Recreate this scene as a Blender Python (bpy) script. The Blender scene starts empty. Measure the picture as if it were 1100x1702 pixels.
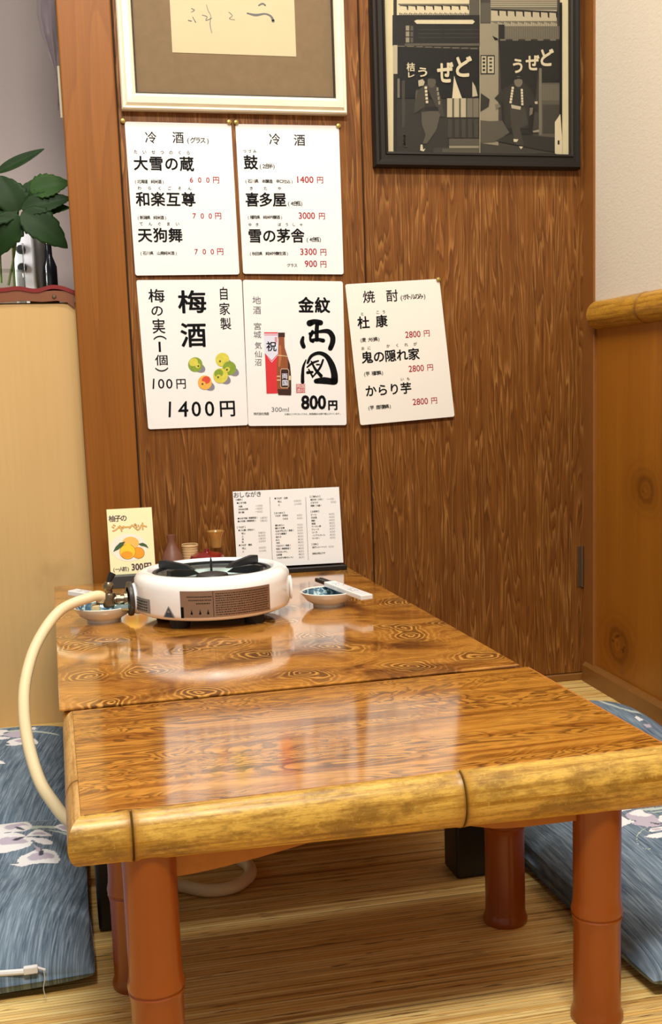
import bpy, bmesh, math, random
import numpy as np
from mathutils import Vector, Matrix
random.seed(7)
SC = bpy.context.scene
COL = SC.collection
PI = math.pi
V3 = Vector

# ------------------------------------------------------------------ camera
CAM_O = V3((0.0, -2.4290, 0.6844))
F_PX, PPX, PPY = 1915.44, 611.83, 934.92
YAW, PITCH, ROLL = 0.2207, -0.1512, -0.0291
def _basis():
    cy, sy, cp, sp = math.cos(YAW), math.sin(YAW), math.cos(PITCH), math.sin(PITCH)
    f = V3((sy*cp, cy*cp, sp)); r = V3((cy, -sy, 0)); u = r.cross(f)
    cr, sr = math.cos(ROLL), math.sin(ROLL)
    return cr*r + sr*u, -sr*r + cr*u, f
RT, UP, FW = _basis()
cd = bpy.data.cameras.new('camera'); cam = bpy.data.objects.new('camera', cd); COL.objects.link(cam)
m = Matrix.Identity(4)
for i, a in enumerate((RT, UP, -FW)):
    for k in range(3): m[k][i] = a[k]
for k in range(3): m[k][3] = CAM_O[k]
cam.matrix_world = m
cd.sensor_fit = 'HORIZONTAL'; cd.sensor_width = 36.0
cd.lens = F_PX/1100*36.0
cd.shift_x = -(PPX-550)/1100; cd.shift_y = (PPY-851)/1100
cd.clip_start = 0.05; cd.clip_end = 50
SC.camera = cam

# ------------------------------------------------------------------ light and exposure
SC.view_settings.view_transform = 'Standard'; SC.view_settings.look = 'None'
SC.view_settings.gamma = 1.0; SC.view_settings.use_curve_mapping = False
SC.view_settings.exposure = 0.0
w = bpy.data.worlds.new('room_air'); SC.world = w; w.use_nodes = True
w.node_tree.nodes['Background'].inputs[0].default_value = (1.0, 0.97, 0.93, 1)
w.node_tree.nodes['Background'].inputs[1].default_value = 0.30
def area(name, loc, target, size, sizey, power, color=(1, .96, .89)):
    l = bpy.data.lights.new(name, 'AREA'); l.shape = 'RECTANGLE'; l.size = size; l.size_y = sizey
    l.energy = power; l.color = color
    o = bpy.data.objects.new(name, l); COL.objects.link(o); o.location = loc
    o.rotation_euler = (V3(target)-V3(loc)).to_track_quat('-Z', 'Y').to_euler()
    return o
area('ceiling_lamp', (0.05, -2.30, 2.45), (0.25, -0.9, 0.4), 0.9, 0.30, 57)
area('ceiling_lamp', (0.20, -0.85, 2.45), (0.35, -0.25, 0.5), 0.9, 0.25, 25)
area('recess_fill', (-0.29, 0.17, 1.00), (-0.06, 0.44, 1.04), 0.10, 0.10, 0.85, (1, .95, .92))  # added fill light out of view, brightens the recess wall and counter things

# measured image point -> point of the place on a plane y=.., z=.. or x=..
def ray(u, v): return FW + RT*((u-PPX)/F_PX) - UP*((v-PPY)/F_PX)
def onY(u, v, y=0.0): d = ray(u, v); return CAM_O + d*((y-CAM_O.y)/d.y)
def onZ(u, v, z=0.0): d = ray(u, v); return CAM_O + d*((z-CAM_O.z)/d.z)
def onX(u, v, x=0.0): d = ray(u, v); return CAM_O + d*((x-CAM_O.x)/d.x)

# ------------------------------------------------------------------ materials
def lin(c):
    c = c/255.0
    return c/12.92 if c <= .04045 else ((c+.055)/1.055)**2.4
def rgb(r, g, b): return (lin(r), lin(g), lin(b), 1)
class N:
    def __init__(s, name):
        s.m = bpy.data.materials.new(name); s.m.use_nodes = True
        s.t = s.m.node_tree; s.b = s.t.nodes['Principled BSDF']
    def n(s, typ, **kw):
        nd = s.t.nodes.new(typ)
        for k, v in kw.items():
            if k.startswith('i_'):
                key = k[2:]; nd.inputs[int(key) if key.isdigit() else key.replace('_', ' ')].default_value = v
            else: setattr(nd, k, v)
        return nd
    def l(s, a, b): s.t.links.new(a, b)
    def coords(s, scale=(1, 1, 1), rot=(0, 0, 0), loc=(0, 0, 0), out='Object'):
        tc = s.n('ShaderNodeTexCoord'); mp = s.n('ShaderNodeMapping')
        mp.inputs['Scale'].default_value = scale; mp.inputs['Rotation'].default_value = rot; mp.inputs['Location'].default_value = loc
        s.l(tc.outputs[out], mp.inputs[0]); return mp.outputs[0]
    def noise(s, vec, scale=1, detail=3, rough=.5, dist=0):
        nd = s.n('ShaderNodeTexNoise'); s.l(vec, nd.inputs['Vector'])
        nd.inputs['Scale'].default_value = scale; nd.inputs['Detail'].default_value = detail
        nd.inputs['Roughness'].default_value = rough; nd.inputs['Distortion'].default_value = dist
        return nd.outputs['Fac']
    def math(s, op, a, b=None, clamp=False):
        nd = s.n('ShaderNodeMath', operation=op); nd.use_clamp = clamp
        for i, x in enumerate((a, b)):
            if x is None: continue
            if isinstance(x, (int, float)): nd.inputs[i].default_value = x
            else: s.l(x, nd.inputs[i])
        return nd.outputs[0]
    def ramp(s, fac, stops, interp='LINEAR'):
        nd = s.n('ShaderNodeValToRGB'); s.l(fac, nd.inputs[0]); cr = nd.color_ramp; cr.interpolation = interp
        while len(cr.elements) > 1: cr.elements.remove(cr.elements[-1])
        cr.elements[0].position = stops[0][0]; cr.elements[0].color = stops[0][1]
        for p, c in stops[1:]:
            e = cr.elements.new(p); e.color = c
        return nd.outputs[0]
    def mix(s, fac, a, b, mode='MIX'):
        nd = s.n('ShaderNodeMix', data_type='RGBA', blend_type=mode)
        for sock, x in ((nd.inputs[0], fac), (nd.inputs[6], a), (nd.inputs[7], b)):
            if isinstance(x, (int, float)): sock.default_value = x
            elif isinstance(x, tuple): sock.default_value = x
            else: s.l(x, sock)
        return nd.outputs[2]
    def bump(s, h, strength=.2, dist=.001):
        nd = s.n('ShaderNodeBump'); nd.inputs['Strength'].default_value = strength; nd.inputs['Distance'].default_value = dist
        s.l(h, nd.inputs['Height']); s.l(nd.outputs[0], s.b.inputs['Normal'])
    def base(s, c, rough=.5, spec=.5, metal=0, coat=0, coatr=.05):
        if isinstance(c, tuple): s.b.inputs['Base Color'].default_value = c
        else: s.l(c, s.b.inputs['Base Color'])
        if isinstance(rough, (int, float)): s.b.inputs['Roughness'].default_value = rough
        else: s.l(rough, s.b.inputs['Roughness'])
        s.b.inputs['Specular IOR Level'].default_value = spec; s.b.inputs['Metallic'].default_value = metal
        s.b.inputs['Coat Weight'].default_value = coat; s.b.inputs['Coat Roughness'].default_value = coatr
        return s.m
_simple = {}
def simple(name, c, rough=.5, spec=.5, metal=0, coat=0, var=.06, scale=40):
    if name in _simple: return _simple[name]
    s = N(name); v = s.coords()
    f = s.noise(v, scale, 3)
    c2 = tuple(min(1, x*(1+var)) for x in c[:3])+(1,); c1 = tuple(x*(1-var) for x in c[:3])+(1,)
    s.base(s.mix(f, c1, c2), rough, spec, metal, coat)
    _simple[name] = s.m; return s.m

def wood_panel():           # dark plywood panelling, pale figured vertical grain
    s = N('wall_plywood')
    v = s.coords((10.5, 1, .68)); big = s.noise(v, 1.0, 4.5, .56, .2)
    fr = s.math('FRACT', s.math('MULTIPLY', big, 30.0))
    line = s.ramp(fr, [(0, (0, 0, 0, 1)), (.5, (.1, .1, .1, 1)), (.72, (.8, .8, .8, 1)), (.84, (1, 1, 1, 1)), (.90, (.1, .1, .1, 1)), (1, (0, 0, 0, 1))])
    fib = s.noise(s.coords((170, 1, 4)), 1, 4, .65)
    reed = s.ramp(s.noise(s.coords((75, 1, 1.6)), 1, 3, .6), [(.40, (0, 0, 0, 1)), (.60, (1, 1, 1, 1))])
    blot = s.ramp(s.noise(s.coords((34, 1, 8)), 1, 4, .6), [(.36, (.1, .1, .1, 1)), (.62, (1, 1, 1, 1))])
    pat = s.noise(s.coords((2.2, 1, 1.3)), 1, 2)
    base = s.mix(fib, rgb(100, 54, 12), rgb(140, 86, 30))
    base = s.mix(s.math('MULTIPLY', reed, .38), base, rgb(74, 38, 8))
    base = s.mix(s.math('MULTIPLY', line, s.math('MULTIPLY', blot, .66)), base, rgb(186, 132, 70))
    base = s.mix(s.math('MULTIPLY', pat, .42), base, rgb(90, 48, 10))
    dk = s.ramp(fr, [(.0, (1, 1, 1, 1)), (.16, (0, 0, 0, 1)), (.92, (0, 0, 0, 1)), (1, (1, 1, 1, 1))])
    base = s.mix(s.math('MULTIPLY', dk, .45), base, rgb(60, 30, 6))
    s.bump(fib, .12, .0006)
    return s.base(base, .45, .25)
def post_wood():
    s = N('post_cedar')
    v = s.coords((9, 9, .8), loc=(.2, 0, .3)); big = s.noise(v, 1.0, 2, .5, .3)
    fr = s.math('FRACT', s.math('MULTIPLY', big, 7.0))
    line = s.ramp(fr, [(0, (0, 0, 0, 1)), (.8, (.55, .55, .55, 1)), (.93, (1, 1, 1, 1)), (1, (0, 0, 0, 1))])
    fib = s.noise(s.coords((220, 220, 3)), 1, 3)
    base = s.mix(fib, rgb(128, 74, 20), rgb(148, 92, 34))
    base = s.mix(s.math('MULTIPLY', line, .32), base, rgb(104, 54, 10))
    nick = s.noise(s.coords((90, 90, 60)), 1, 1)
    base = s.mix(s.ramp(nick, [(.79, (0, 0, 0, 1)), (.82, (1, 1, 1, 1))]), base, rgb(110, 60, 26))
    return s.base(base, .45, .22)
def knotty_board():          # right wainscot with two knots
    s = N('knotty_cedar')
    tc = s.n('ShaderNodeTexCoord'); sp = s.n('ShaderNodeSeparateXYZ'); s.l(tc.outputs['Object'], sp.inputs[0])
    wob = s.noise(s.coords((4, 4, 2.0)), 1.6, 3)
    fib = s.noise(s.coords((1, 90, 3)), 1, 3)
    g = s.noise(s.coords((1, 8, .7)), 1, 3, .5, .4)
    base = s.mix(g, rgb(136, 76, 8), rgb(184, 116, 30))
    base = s.mix(s.math('MULTIPLY', fib, .5), base, rgb(120, 66, 18))
    for (ky, kz, ry, rz) in ((-.2927, .4625, .080, .066), (-.168, .118, .100, .078)):
        dy = s.math('DIVIDE', s.math('SUBTRACT', sp.outputs[1], ky), ry)
        dz = s.math('DIVIDE', s.math('SUBTRACT', sp.outputs[2], kz), rz)
        d = s.math('SQRT', s.math('ADD', s.math('MULTIPLY', dy, dy), s.math('MULTIPLY', dz, dz)))
        d = s.math('ADD', d, s.math('MULTIPLY', s.math('SUBTRACT', wob, .5), 1.1))
        ring = s.math('SINE', s.math('MULTIPLY', d, 26.0))
        fall = s.math('SUBTRACT', 1.0, s.math('DIVIDE', d, 1.35), True)
        base = s.mix(s.math('MULTIPLY', fall, s.math('ADD', s.math('MULTIPLY', ring, .22), .45)), base, rgb(96, 48, 6))
        rim = s.ramp(d, [(.34, (0, 0, 0, 1)), (.46, (1, 1, 1, 1)), (.56, (.6, .6, .6, 1)), (.80, (0, 0, 0, 1))])
        base = s.mix(s.math('MULTIPLY', rim, .5), base, rgb(78, 36, 4))
        crack = s.noise(s.coords((1, 30, 90), loc=(0, ky*9, kz*5)), 1, 3)
        cm_ = s.math('MULTIPLY', s.math('LESS_THAN', d, .42), s.ramp(crack, [(.58, (0, 0, 0, 1)), (.64, (1, 1, 1, 1))]))
        base = s.mix(s.math('MULTIPLY', cm_, .7), base, rgb(60, 28, 6))
    return s.base(base, .38, .4)
def laminate(kind):          # printed wood tabletop under a glossy film
    s = N('tabletop_' + kind)
    if kind == 'burl':
        v = s.coords((1, 1, 1)); warp = s.n('ShaderNodeTexNoise'); s.l(v, warp.inputs['Vector']); warp.inputs['Scale'].default_value = 9; warp.inputs['Detail'].default_value = 3
        vm = s.n('ShaderNodeVectorMath', operation='MULTIPLY_ADD'); s.l(warp.outputs['Color'], vm.inputs[0]); vm.inputs[1].default_value = (.11, .11, 0); s.l(v, vm.inputs[2])
        vo = s.n('ShaderNodeTexVoronoi', voronoi_dimensions='2D', feature='SMOOTH_F1'); s.l(vm.outputs[0], vo.inputs['Vector']); vo.inputs['Scale'].default_value = 7.5; vo.inputs['Smoothness'].default_value = .35; vo.inputs['Randomness'].default_value = 1.0
        dist = s.math('ADD', vo.outputs['Distance'], s.math('MULTIPLY', s.noise(v, 14, 2), .22))
        ring = s.math('SINE', s.math('MULTIPLY', dist, 88.0))
        amp = s.ramp(dist, [(.05, (1, 1, 1, 1)), (.26, (1, 1, 1, 1)), (.44, (.25, .25, .25, 1)), (.8, (.1, .1, .1, 1))])
        cloud = s.noise(s.coords((7, 10, 1)), 1, 5, .65, .8)
        base = s.ramp(cloud, [(.33, rgb(84, 42, 8)), (.42, rgb(146, 88, 26)), (.54, rgb(204, 138, 54)), (.66, rgb(168, 106, 34)), (.75, rgb(92, 48, 10))])
        lf = s.math('MULTIPLY', s.ramp(ring, [(.0, (0, 0, 0, 1)), (.6, (.2, .2, .2, 1)), (1, (1, 1, 1, 1))]), amp)
        base = s.mix(s.math('MULTIPLY', lf, .65), base, rgb(236, 184, 100))
        dk = s.math('MULTIPLY', s.ramp(ring, [(0, (1, 1, 1, 1)), (.3, (0, 0, 0, 1))]), amp)
        base = s.mix(s.math('MULTIPLY', dk, .75), base, rgb(66, 32, 6))
    else:
        v = s.coords((4.2, 15, 1)); big = s.noise(v, 1.0, 3.5, .5, 1.1)
        fr = s.math('FRACT', s.math('MULTIPLY', big, 20.0))
        line = s.ramp(fr, [(0, (1, 1, 1, 1)), (.25, (.6, .6, .6, 1)), (.5, (0, 0, 0, 1)), (.85, (.1, .1, .1, 1)), (1, (1, 1, 1, 1))])
        amp = s.ramp(s.noise(s.coords((3, 16, 1), loc=(3, 1, 0)), 1, 3), [(.36, (.25, .25, .25, 1)), (.50, (1, 1, 1, 1))])
        cloud = s.noise(s.coords((1.6, 26, 1), loc=(1, 5, 0)), 1, 5, .65, .4)
        base = s.ramp(cloud, [(.33, rgb(92, 46, 8)), (.42, rgb(164, 100, 26)), (.53, rgb(216, 150, 58)), (.63, rgb(182, 116, 34)), (.72, rgb(100, 52, 10))])
        base = s.mix(s.math('MULTIPLY', s.math('MULTIPLY', line, amp), .9), base, rgb(66, 30, 5))
        fib = s.noise(s.coords((12, 300, 1)), 1, 3, .6)
        base = s.mix(s.math('MULTIPLY', fib, .25), base, rgb(120, 70, 24))
    r = s.ramp(s.noise(s.coords((9, 9, 1)), 1, 3), [(.3, (.08, .08, .08, 1)), (.7, (.14, .14, .14, 1))])
    return s.base(base, r, .6, 0, .8, .085)
def bamboo(name, axis='X', light=rgb(218, 174, 78), dark=rgb(164, 116, 34), blot=.75, nodes=()):
    s = N(name)
    sc = {'X': (5, 160, 160), 'Y': (160, 5, 160)}[axis]
    st = s.noise(s.coords(sc), 1, 4, .65)
    bl = s.noise(s.coords({'X': (14, 34, 34), 'Y': (34, 14, 34)}[axis]), 1, 5, .7)
    sp = s.noise(s.coords((260, 260, 260)), 1, 2)
    base = s.mix(s.ramp(st, [(.36, (0, 0, 0, 1)), (.54, (1, 1, 1, 1))]), dark, light)
    base = s.mix(s.math('MULTIPLY', s.ramp(bl, [(.46, (0, 0, 0, 1)), (.62, (1, 1, 1, 1))]), blot), base, rgb(126, 88, 26))
    fine = s.noise(s.coords({'X': (90, 420, 420), 'Y': (420, 90, 420)}[axis]), 1, 3, .7)
    base = s.mix(s.math('MULTIPLY', s.ramp(fine, [(.5, (0, 0, 0, 1)), (.66, (1, 1, 1, 1))]), .4), base, rgb(112, 76, 22))
    base = s.mix(s.math('MULTIPLY', s.ramp(sp, [(.6, (0, 0, 0, 1)), (.7, (1, 1, 1, 1))]), .22), base, rgb(236, 202, 110))
    tc = s.n('ShaderNodeTexCoord'); sp_ = s.n('ShaderNodeSeparateXYZ'); s.l(tc.outputs['Object'], sp_.inputs[0])
    cx_ = s.math('ADD', sp_.outputs[0 if axis == 'X' else 1], s.math('MULTIPLY', s.math('SUBTRACT', bl, .5), .004))
    for nd_ in nodes:
        d = s.math('ABSOLUTE', s.math('SUBTRACT', cx_, nd_))
        base = s.mix(s.ramp(d, [(.002, (.7, .7, .7, 1)), (.014, (0, 0, 0, 1))]), base, dark)
        base = s.mix(s.ramp(d, [(.0005, (.8, .8, .8, 1)), (.0014, (0, 0, 0, 1))]), base, rgb(84, 54, 20))
    s.bump(st, .15, .0006)
    return s.base(base, .36, .45)
def bamboo_mat():
    s = N('bamboo_slats')
    tc = s.n('ShaderNodeTexCoord'); sp = s.n('ShaderNodeSeparateXYZ'); s.l(tc.outputs['Object'], sp.inputs[0])
    yy = s.math('MULTIPLY', sp.outputs[1], 170.0)
    fl = s.math('FLOOR', yy); fr = s.math('FRACT', yy)
    wn = s.n('ShaderNodeTexWhiteNoise', noise_dimensions='1D'); s.l(fl, wn.inputs['W'])
    gap = s.ramp(fr, [(0, (0, 0, 0, 1)), (.09, (1, 1, 1, 1)), (.9, (1, 1, 1, 1)), (1, (0, 0, 0, 1))])
    slow = s.noise(s.coords((2.2, 85, 1)), 1, 5, .65)
    fib = s.noise(s.coords((10, 800, 1)), 1, 3, .6)
    base = s.mix(wn.outputs['Value'], rgb(236, 190, 106), rgb(255, 228, 154))
    base = s.mix(s.math('MULTIPLY', s.ramp(slow, [(.5, (0, 0, 0, 1)), (.68, (1, 1, 1, 1))]), .85), base, rgb(150, 98, 34))
    base = s.mix(s.math('MULTIPLY', s.ramp(fib, [(.4, (0, 0, 0, 1)), (.7, (1, 1, 1, 1))]), .45), base, rgb(180, 128, 54))
    dash = s.noise(s.coords((16, 240, 1), loc=(5, 2, 0)), 1, 2, .5)
    base = s.mix(s.math('MULTIPLY', s.ramp(dash, [(.635, (0, 0, 0, 1)), (.68, (1, 1, 1, 1))]), .8), base, rgb(84, 50, 18))
    lng = s.noise(s.coords((1.1, 200, 1), loc=(2, 7, 0)), 1, 2, .5)
    base = s.mix(s.math('MULTIPLY', s.ramp(lng, [(.63, (0, 0, 0, 1)), (.67, (1, 1, 1, 1))]), .75), base, rgb(96, 60, 24))
    base = s.mix(gap, rgb(126, 90, 44), base)
    s.bump(gap, .3, .001)
    return s.base(base, .36, .45)
def slub_fabric(ang=0.0):    # grey indigo slub cotton with printed irises (print stored per point)
    s = N('iris_print_cotton')
    a = s.n('ShaderNodeAttribute', attribute_name='print')
    tc = s.n('ShaderNodeTexCoord'); vr = s.n('ShaderNodeVectorRotate', rotation_type='Z_AXIS'); vr.inputs['Angle'].default_value = ang; s.l(tc.outputs['Object'], vr.inputs['Vector'])
    def sc(x, y, l=0):
        mp = s.n('ShaderNodeMapping'); mp.inputs['Scale'].default_value = (x, y, 0); mp.inputs['Location'].default_value = (l, l, 0); s.l(vr.outputs[0], mp.inputs[0]); return mp.outputs[0]
    st = s.noise(sc(120, 5), 1, 5, .7); st2 = s.noise(sc(420, 16, 3), 1, 3, .6); st3 = s.noise(sc(9, 3, 7), 1, 3)
    base = s.mix(s.ramp(st, [(.38, (0, 0, 0, 1)), (.60, (1, 1, 1, 1))]), rgb(70, 86, 102), rgb(118, 136, 150))
    base = s.mix(s.ramp(st2, [(.46, (0, 0, 0, 1)), (.66, (.75, .75, .75, 1))]), base, rgb(164, 180, 192))
    base = s.mix(s.math('MULTIPLY', st3, .45), base, rgb(76, 92, 108))
    ink = s.mix(s.math('MULTIPLY', st2, .2), a.outputs['Color'], rgb(170, 160, 172))
    base = s.mix(a.outputs['Alpha'], base, ink)
    s.bump(st2, .25, .0006)
    return s.base(base, .85, .2)
def plaster(name, c, sc=90, rough=.9, b=.35):
    s = N(name); v = s.coords((sc, sc, sc*2.2)); f = s.noise(v, 1, 4, .6)
    s.bump(f, b, .002)
    return s.base(s.mix(f, tuple(x*.93 for x in c[:3])+(1,), c), rough, .2)
def plywood():
    s = N('pale_plywood')
    g = s.noise(s.coords((10, 10, .9)), 1, 4, .55, .3); fib = s.noise(s.coords((150, 150, 5)), 1, 3)
    st = s.noise(s.coords((7, 7, 5), loc=(2, 0, 1)), 1, 4)
    base = s.mix(g, rgb(196, 160, 104), rgb(222, 186, 128))
    base = s.mix(s.math('MULTIPLY', fib, .3), base, rgb(178, 142, 88))
    base = s.mix(s.math('MULTIPLY', s.ramp(st, [(.62, (0, 0, 0, 1)), (.74, (1, 1, 1, 1))]), .35), base, rgb(158, 120, 70))
    return s.base(base, .5, .3)
def glassy(name, tint=(1, 1, 1, 1), rough=.02, f=.12):
    s = N(name); t = s.t
    tr = s.n('ShaderNodeBsdfTransparent'); tr.inputs[0].default_value = tint
    gl = s.n('ShaderNodeBsdfGlossy'); gl.inputs['Roughness'].default_value = rough
    lw = s.n('ShaderNodeLayerWeight'); lw.inputs[0].default_value = f
    mx = s.n('ShaderNodeMixShader'); s.l(s.math('MULTIPLY', lw.outputs['Fresnel'], .6), mx.inputs[0]); s.l(tr.outputs[0], mx.inputs[1]); s.l(gl.outputs[0], mx.inputs[2])
    s.l(mx.outputs[0], t.nodes['Material Output'].inputs[0]); return s.m

M = dict(panel=wood_panel(), post=post_wood(), knotty=knotty_board(), burl=laminate('burl'), straight=laminate('straight'),
    bamboo=bamboo('bamboo_culm', nodes=(.045, .368)), bambooY=bamboo('bamboo_culm_side', 'Y', rgb(206, 160, 96), rgb(150, 100, 46), .4, (-.27,)),
    rail=bamboo('bamboo_rail', 'Y', rgb(196, 142, 44), rgb(150, 96, 18), .4, (-.301, -.686, -1.116)),
    mat=bamboo_mat(), fabric=slub_fabric(.13), fabric2=slub_fabric(0.0), plaster=plaster('wall_plaster', rgb(224, 211, 190)),
    recess=plaster('kitchen_plaster', rgb(150, 138, 134), 60, .8, .1), plywood=plywood(),
    lacquer=simple('brown_lacquer', rgb(142, 66, 6), .3, .5, 0, .2, .10, 14),
    apron=simple('orange_wood', rgb(176, 108, 36), .4, .4, 0, 0, .2, 60),
    edge=simple('dark_edge', rgb(52, 30, 14), .35), black=simple('black_paint', rgb(18, 15, 13), .4),
    trim=simple('base_moulding', rgb(128, 84, 36), .4, .4, 0, 0, .15, 25),
    darkgap=simple('dark_gap', rgb(34, 24, 18), .8), paper=simple('laminated_paper', rgb(234, 232, 228), .28, .5, 0, .25, .01),
    cream=simple('cream_paper', rgb(234, 228, 216), .35, .5, 0, .15, .01), ink=simple('black_ink', rgb(10, 10, 13), .6, .1),
    grey=simple('grey_ink', rgb(92, 90, 92), .5), red=simple('red_ink', rgb(160, 28, 44), .6, .1),
    white=simple('white_enamel', rgb(252, 250, 246), .22, .5, 0, .5, .01), iron=simple('black_iron', rgb(26, 26, 26), .42, .5),
    chrome=simple('drip_plate', rgb(196, 224, 224), .12, .5, .85), nickel=simple('nickel_brass', rgb(140, 124, 100), .3, .5, .9),
    hose=simple('cream_rubber', rgb(236, 214, 168), .4, .45, 0, 0, .03, 20), sticker=simple('bronze_foil', rgb(158, 128, 104), .38, .5, .55),
    silver=simple('grey_foil', rgb(150, 146, 140), .4, .5, .4), porcelain=simple('porcelain', rgb(226, 224, 212), .2, .5, 0, .4, .02),
    blue=simple('cobalt_glaze', rgb(40, 66, 92), .15, .5, 0, .5, .35, 90), brass=simple('brass_pin', rgb(176, 150, 80), .35, .5, .7),
    clay=simple('brown_clay', rgb(116, 76, 58), .45, .4), wicker=simple('pale_cane', rgb(206, 172, 122), .6), redlac=simple('red_lacquer', rgb(120, 16, 18), .12, .5, 0, .6),
    yellow=simple('yellow_card', rgb(248, 240, 190), .4, .5, 0, .1, .02), clear=glassy('clear_glass', (.97, .98, .97, 1), .02, .05), amber=glassy('amber_glass', (.98, .92, .74, 1), .08, .25),
    gold=None, pane=glassy('picture_glass', (.97, .97, .97, 1), .04, .08))

_s = N('gold_tinted_glass'); _t = _s.n('ShaderNodeBsdfTransparent'); _x = _s.n('ShaderNodeMixShader'); _x.inputs[0].default_value = .6; _t.inputs[0].default_value = (.95, .85, .6, 1)
_s.l(_t.outputs[0], _x.inputs[1]); _s.l(_s.b.outputs[0], _x.inputs[2]); _s.l(_x.outputs[0], _s.t.nodes['Material Output'].inputs[0]); M['amber'] = _s.base(rgb(196, 150, 82), .12, .6)

# ------------------------------------------------------------------ mesh helpers
class MB:
    """collects geometry, then build() links it as ONE mesh object"""
    def __init__(s): s.v = []; s.f = []; s.mi = []; s.sm = []
    def add(s, vs, fs, mi=0, smooth=False):
        o = len(s.v); s.v += [tuple(x) for x in vs]; s.f += [tuple(i+o for i in f) for f in fs]
        s.mi += [mi]*len(fs); s.sm += [smooth]*len(fs); return s
    def box(s, x0, x1, y0, y1, z0, z1, mi=0, M4=None):
        vs = [V3((x, y, z)) for x in (x0, x1) for y in (y0, y1) for z in (z0, z1)]
        if M4: vs = [M4 @ v for v in vs]
        return s.add(vs, [(0, 1, 3, 2), (4, 6, 7, 5), (0, 4, 5, 1), (2, 3, 7, 6), (0, 2, 6, 4), (1, 5, 7, 3)], mi)
    def bbox(s, x0, x1, y0, y1, z0, z1, b=.003, seg=2, mi=0, M4=None):
        bm = bmesh.new(); bmesh.ops.create_cube(bm, size=1)
        for v in bm.verts: v.co = V3(((x0+x1)/2+v.co.x*(x1-x0), (y0+y1)/2+v.co.y*(y1-y0), (z0+z1)/2+v.co.z*(z1-z0)))
        bmesh.ops.bevel(bm, geom=bm.edges[:], offset=b, segments=seg, profile=.5, affect='EDGES')
        bm.verts.index_update(); vs = [(M4 @ v.co if M4 else v.co.copy()) for v in bm.verts]; fs = [[v.index for v in f.verts] for f in bm.faces]; bm.free()
        return s.add(vs, fs, mi, False)
    def prism(s, pts, axis, a, b, mi=0):
        """pts: 2-D outline in the two other axes, extruded along axis from a to b"""
        n = len(pts)
        def mk(p, t):
            if axis == 'x': return (t, p[0], p[1])
            if axis == 'y': return (p[0], t, p[1])
            return (p[0], p[1], t)
        vs = [mk(p, a) for p in pts]+[mk(p, b) for p in pts]
        fs = [tuple(range(n)), tuple(range(2*n-1, n-1, -1))]+[(i, i+n, (i+1) % n+n, (i+1) % n) for i in range(n)]
        return s.add(vs, fs, mi)
    def lathe(s, prof, loc=(0, 0, 0), seg=40, mi=0, rot=None, sx=1, sy=1, a0=0, a1=2*PI, smooth=True):
        full = abs(a1-a0-2*PI) < 1e-6; n = seg if full else seg+1; vs = []; R = rot or Matrix.Identity(3)
        for r, z in prof:
            for k in range(n):
                a = a0+(a1-a0)*k/seg; vs.append(V3(loc)+R @ V3((r*math.cos(a)*sx, r*math.sin(a)*sy, z)))
        fs = []
        for i in range(len(prof)-1):
            for k in range(seg):
                k2 = (k+1) % n; fs.append((i*n+k, i*n+k2, (i+1)*n+k2, (i+1)*n+k))
        return s.add(vs, fs, mi, smooth)
    def tube(s, pts, rad, seg=14, mi=0, caps=True):
        pts = [V3(p) for p in pts]; n = len(pts); rs = rad if isinstance(rad, (list, tuple)) else [rad]*n
        vs = []; up = None
        for i, p in enumerate(pts):
            t = (pts[min(i+1, n-1)]-pts[max(i-1, 0)]).normalized()
            if up is None:
                up = t.orthogonal().normalized()
            up = (up-t*up.dot(t)).normalized(); b = t.cross(up)
            for k in range(seg):
                a = 2*PI*k/seg; vs.append(p+(up*math.cos(a)+b*math.sin(a))*rs[i])
        fs = [(i*seg+k, i*seg+(k+1) % seg, (i+1)*seg+(k+1) % seg, (i+1)*seg+k) for i in range(n-1) for k in range(seg)]
        s.add(vs, fs, mi, True)
        if caps: s.f += [tuple(range(len(s.v)-len(vs)+seg-1, len(s.v)-len(vs)-1, -1)), tuple(range(len(s.v)-seg, len(s.v)))]; s.mi += [mi, mi]; s.sm += [False, False]
        return s
    def build(s, name, mats, parent=None, sharp=40):
        me = bpy.data.meshes.new(name); me.from_pydata(s.v, [], s.f)
        for mm in (mats if isinstance(mats, (list, tuple)) else [mats]): me.materials.append(mm)
        me.polygons.foreach_set('material_index', s.mi); me.polygons.foreach_set('use_smooth', s.sm)
        bm = bmesh.new(); bm.from_mesh(me)
        if len(bm.faces) < 60000 and s.sm and any(s.sm): bmesh.ops.recalc_face_normals(bm, faces=bm.faces[:])
        bm.to_mesh(me); bm.free()
        me.set_sharp_from_angle(angle=math.radians(sharp)); me.polygons.foreach_set('use_smooth', s.sm)
        me.update(); o = bpy.data.objects.new(name, me); COL.objects.link(o)
        if parent is not None: o.parent = parent
        return o
def spline(pts, n=8):
    """Catmull-Rom through pts"""
    P = [V3(p) for p in pts]; out = []
    for i in range(len(P)-1):
        a, b, c, d = P[max(i-1, 0)], P[i], P[i+1], P[min(i+2, len(P)-1)]
        for k in range(n):
            t = k/n; out.append(.5*((2*b)+(c-a)*t+(2*a-5*b+4*c-d)*t*t+(3*b-a-3*c+d)*t**3))
    out.append(P[-1]); return out
def tag(o, label, cat, group=None):
    o['label'] = label; o['category'] = cat
    if group: o['group'] = group
    return o
def thing(name, label, cat, loc=(0, 0, 0), rz=0, group=None):
    o = bpy.data.objects.new(name, None); COL.objects.link(o); o.location = loc; o.rotation_euler = (0, 0, rz); o.empty_display_size = .05
    return tag(o, label, cat, group)
def struct(o): o['kind'] = 'structure'; return o

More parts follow.
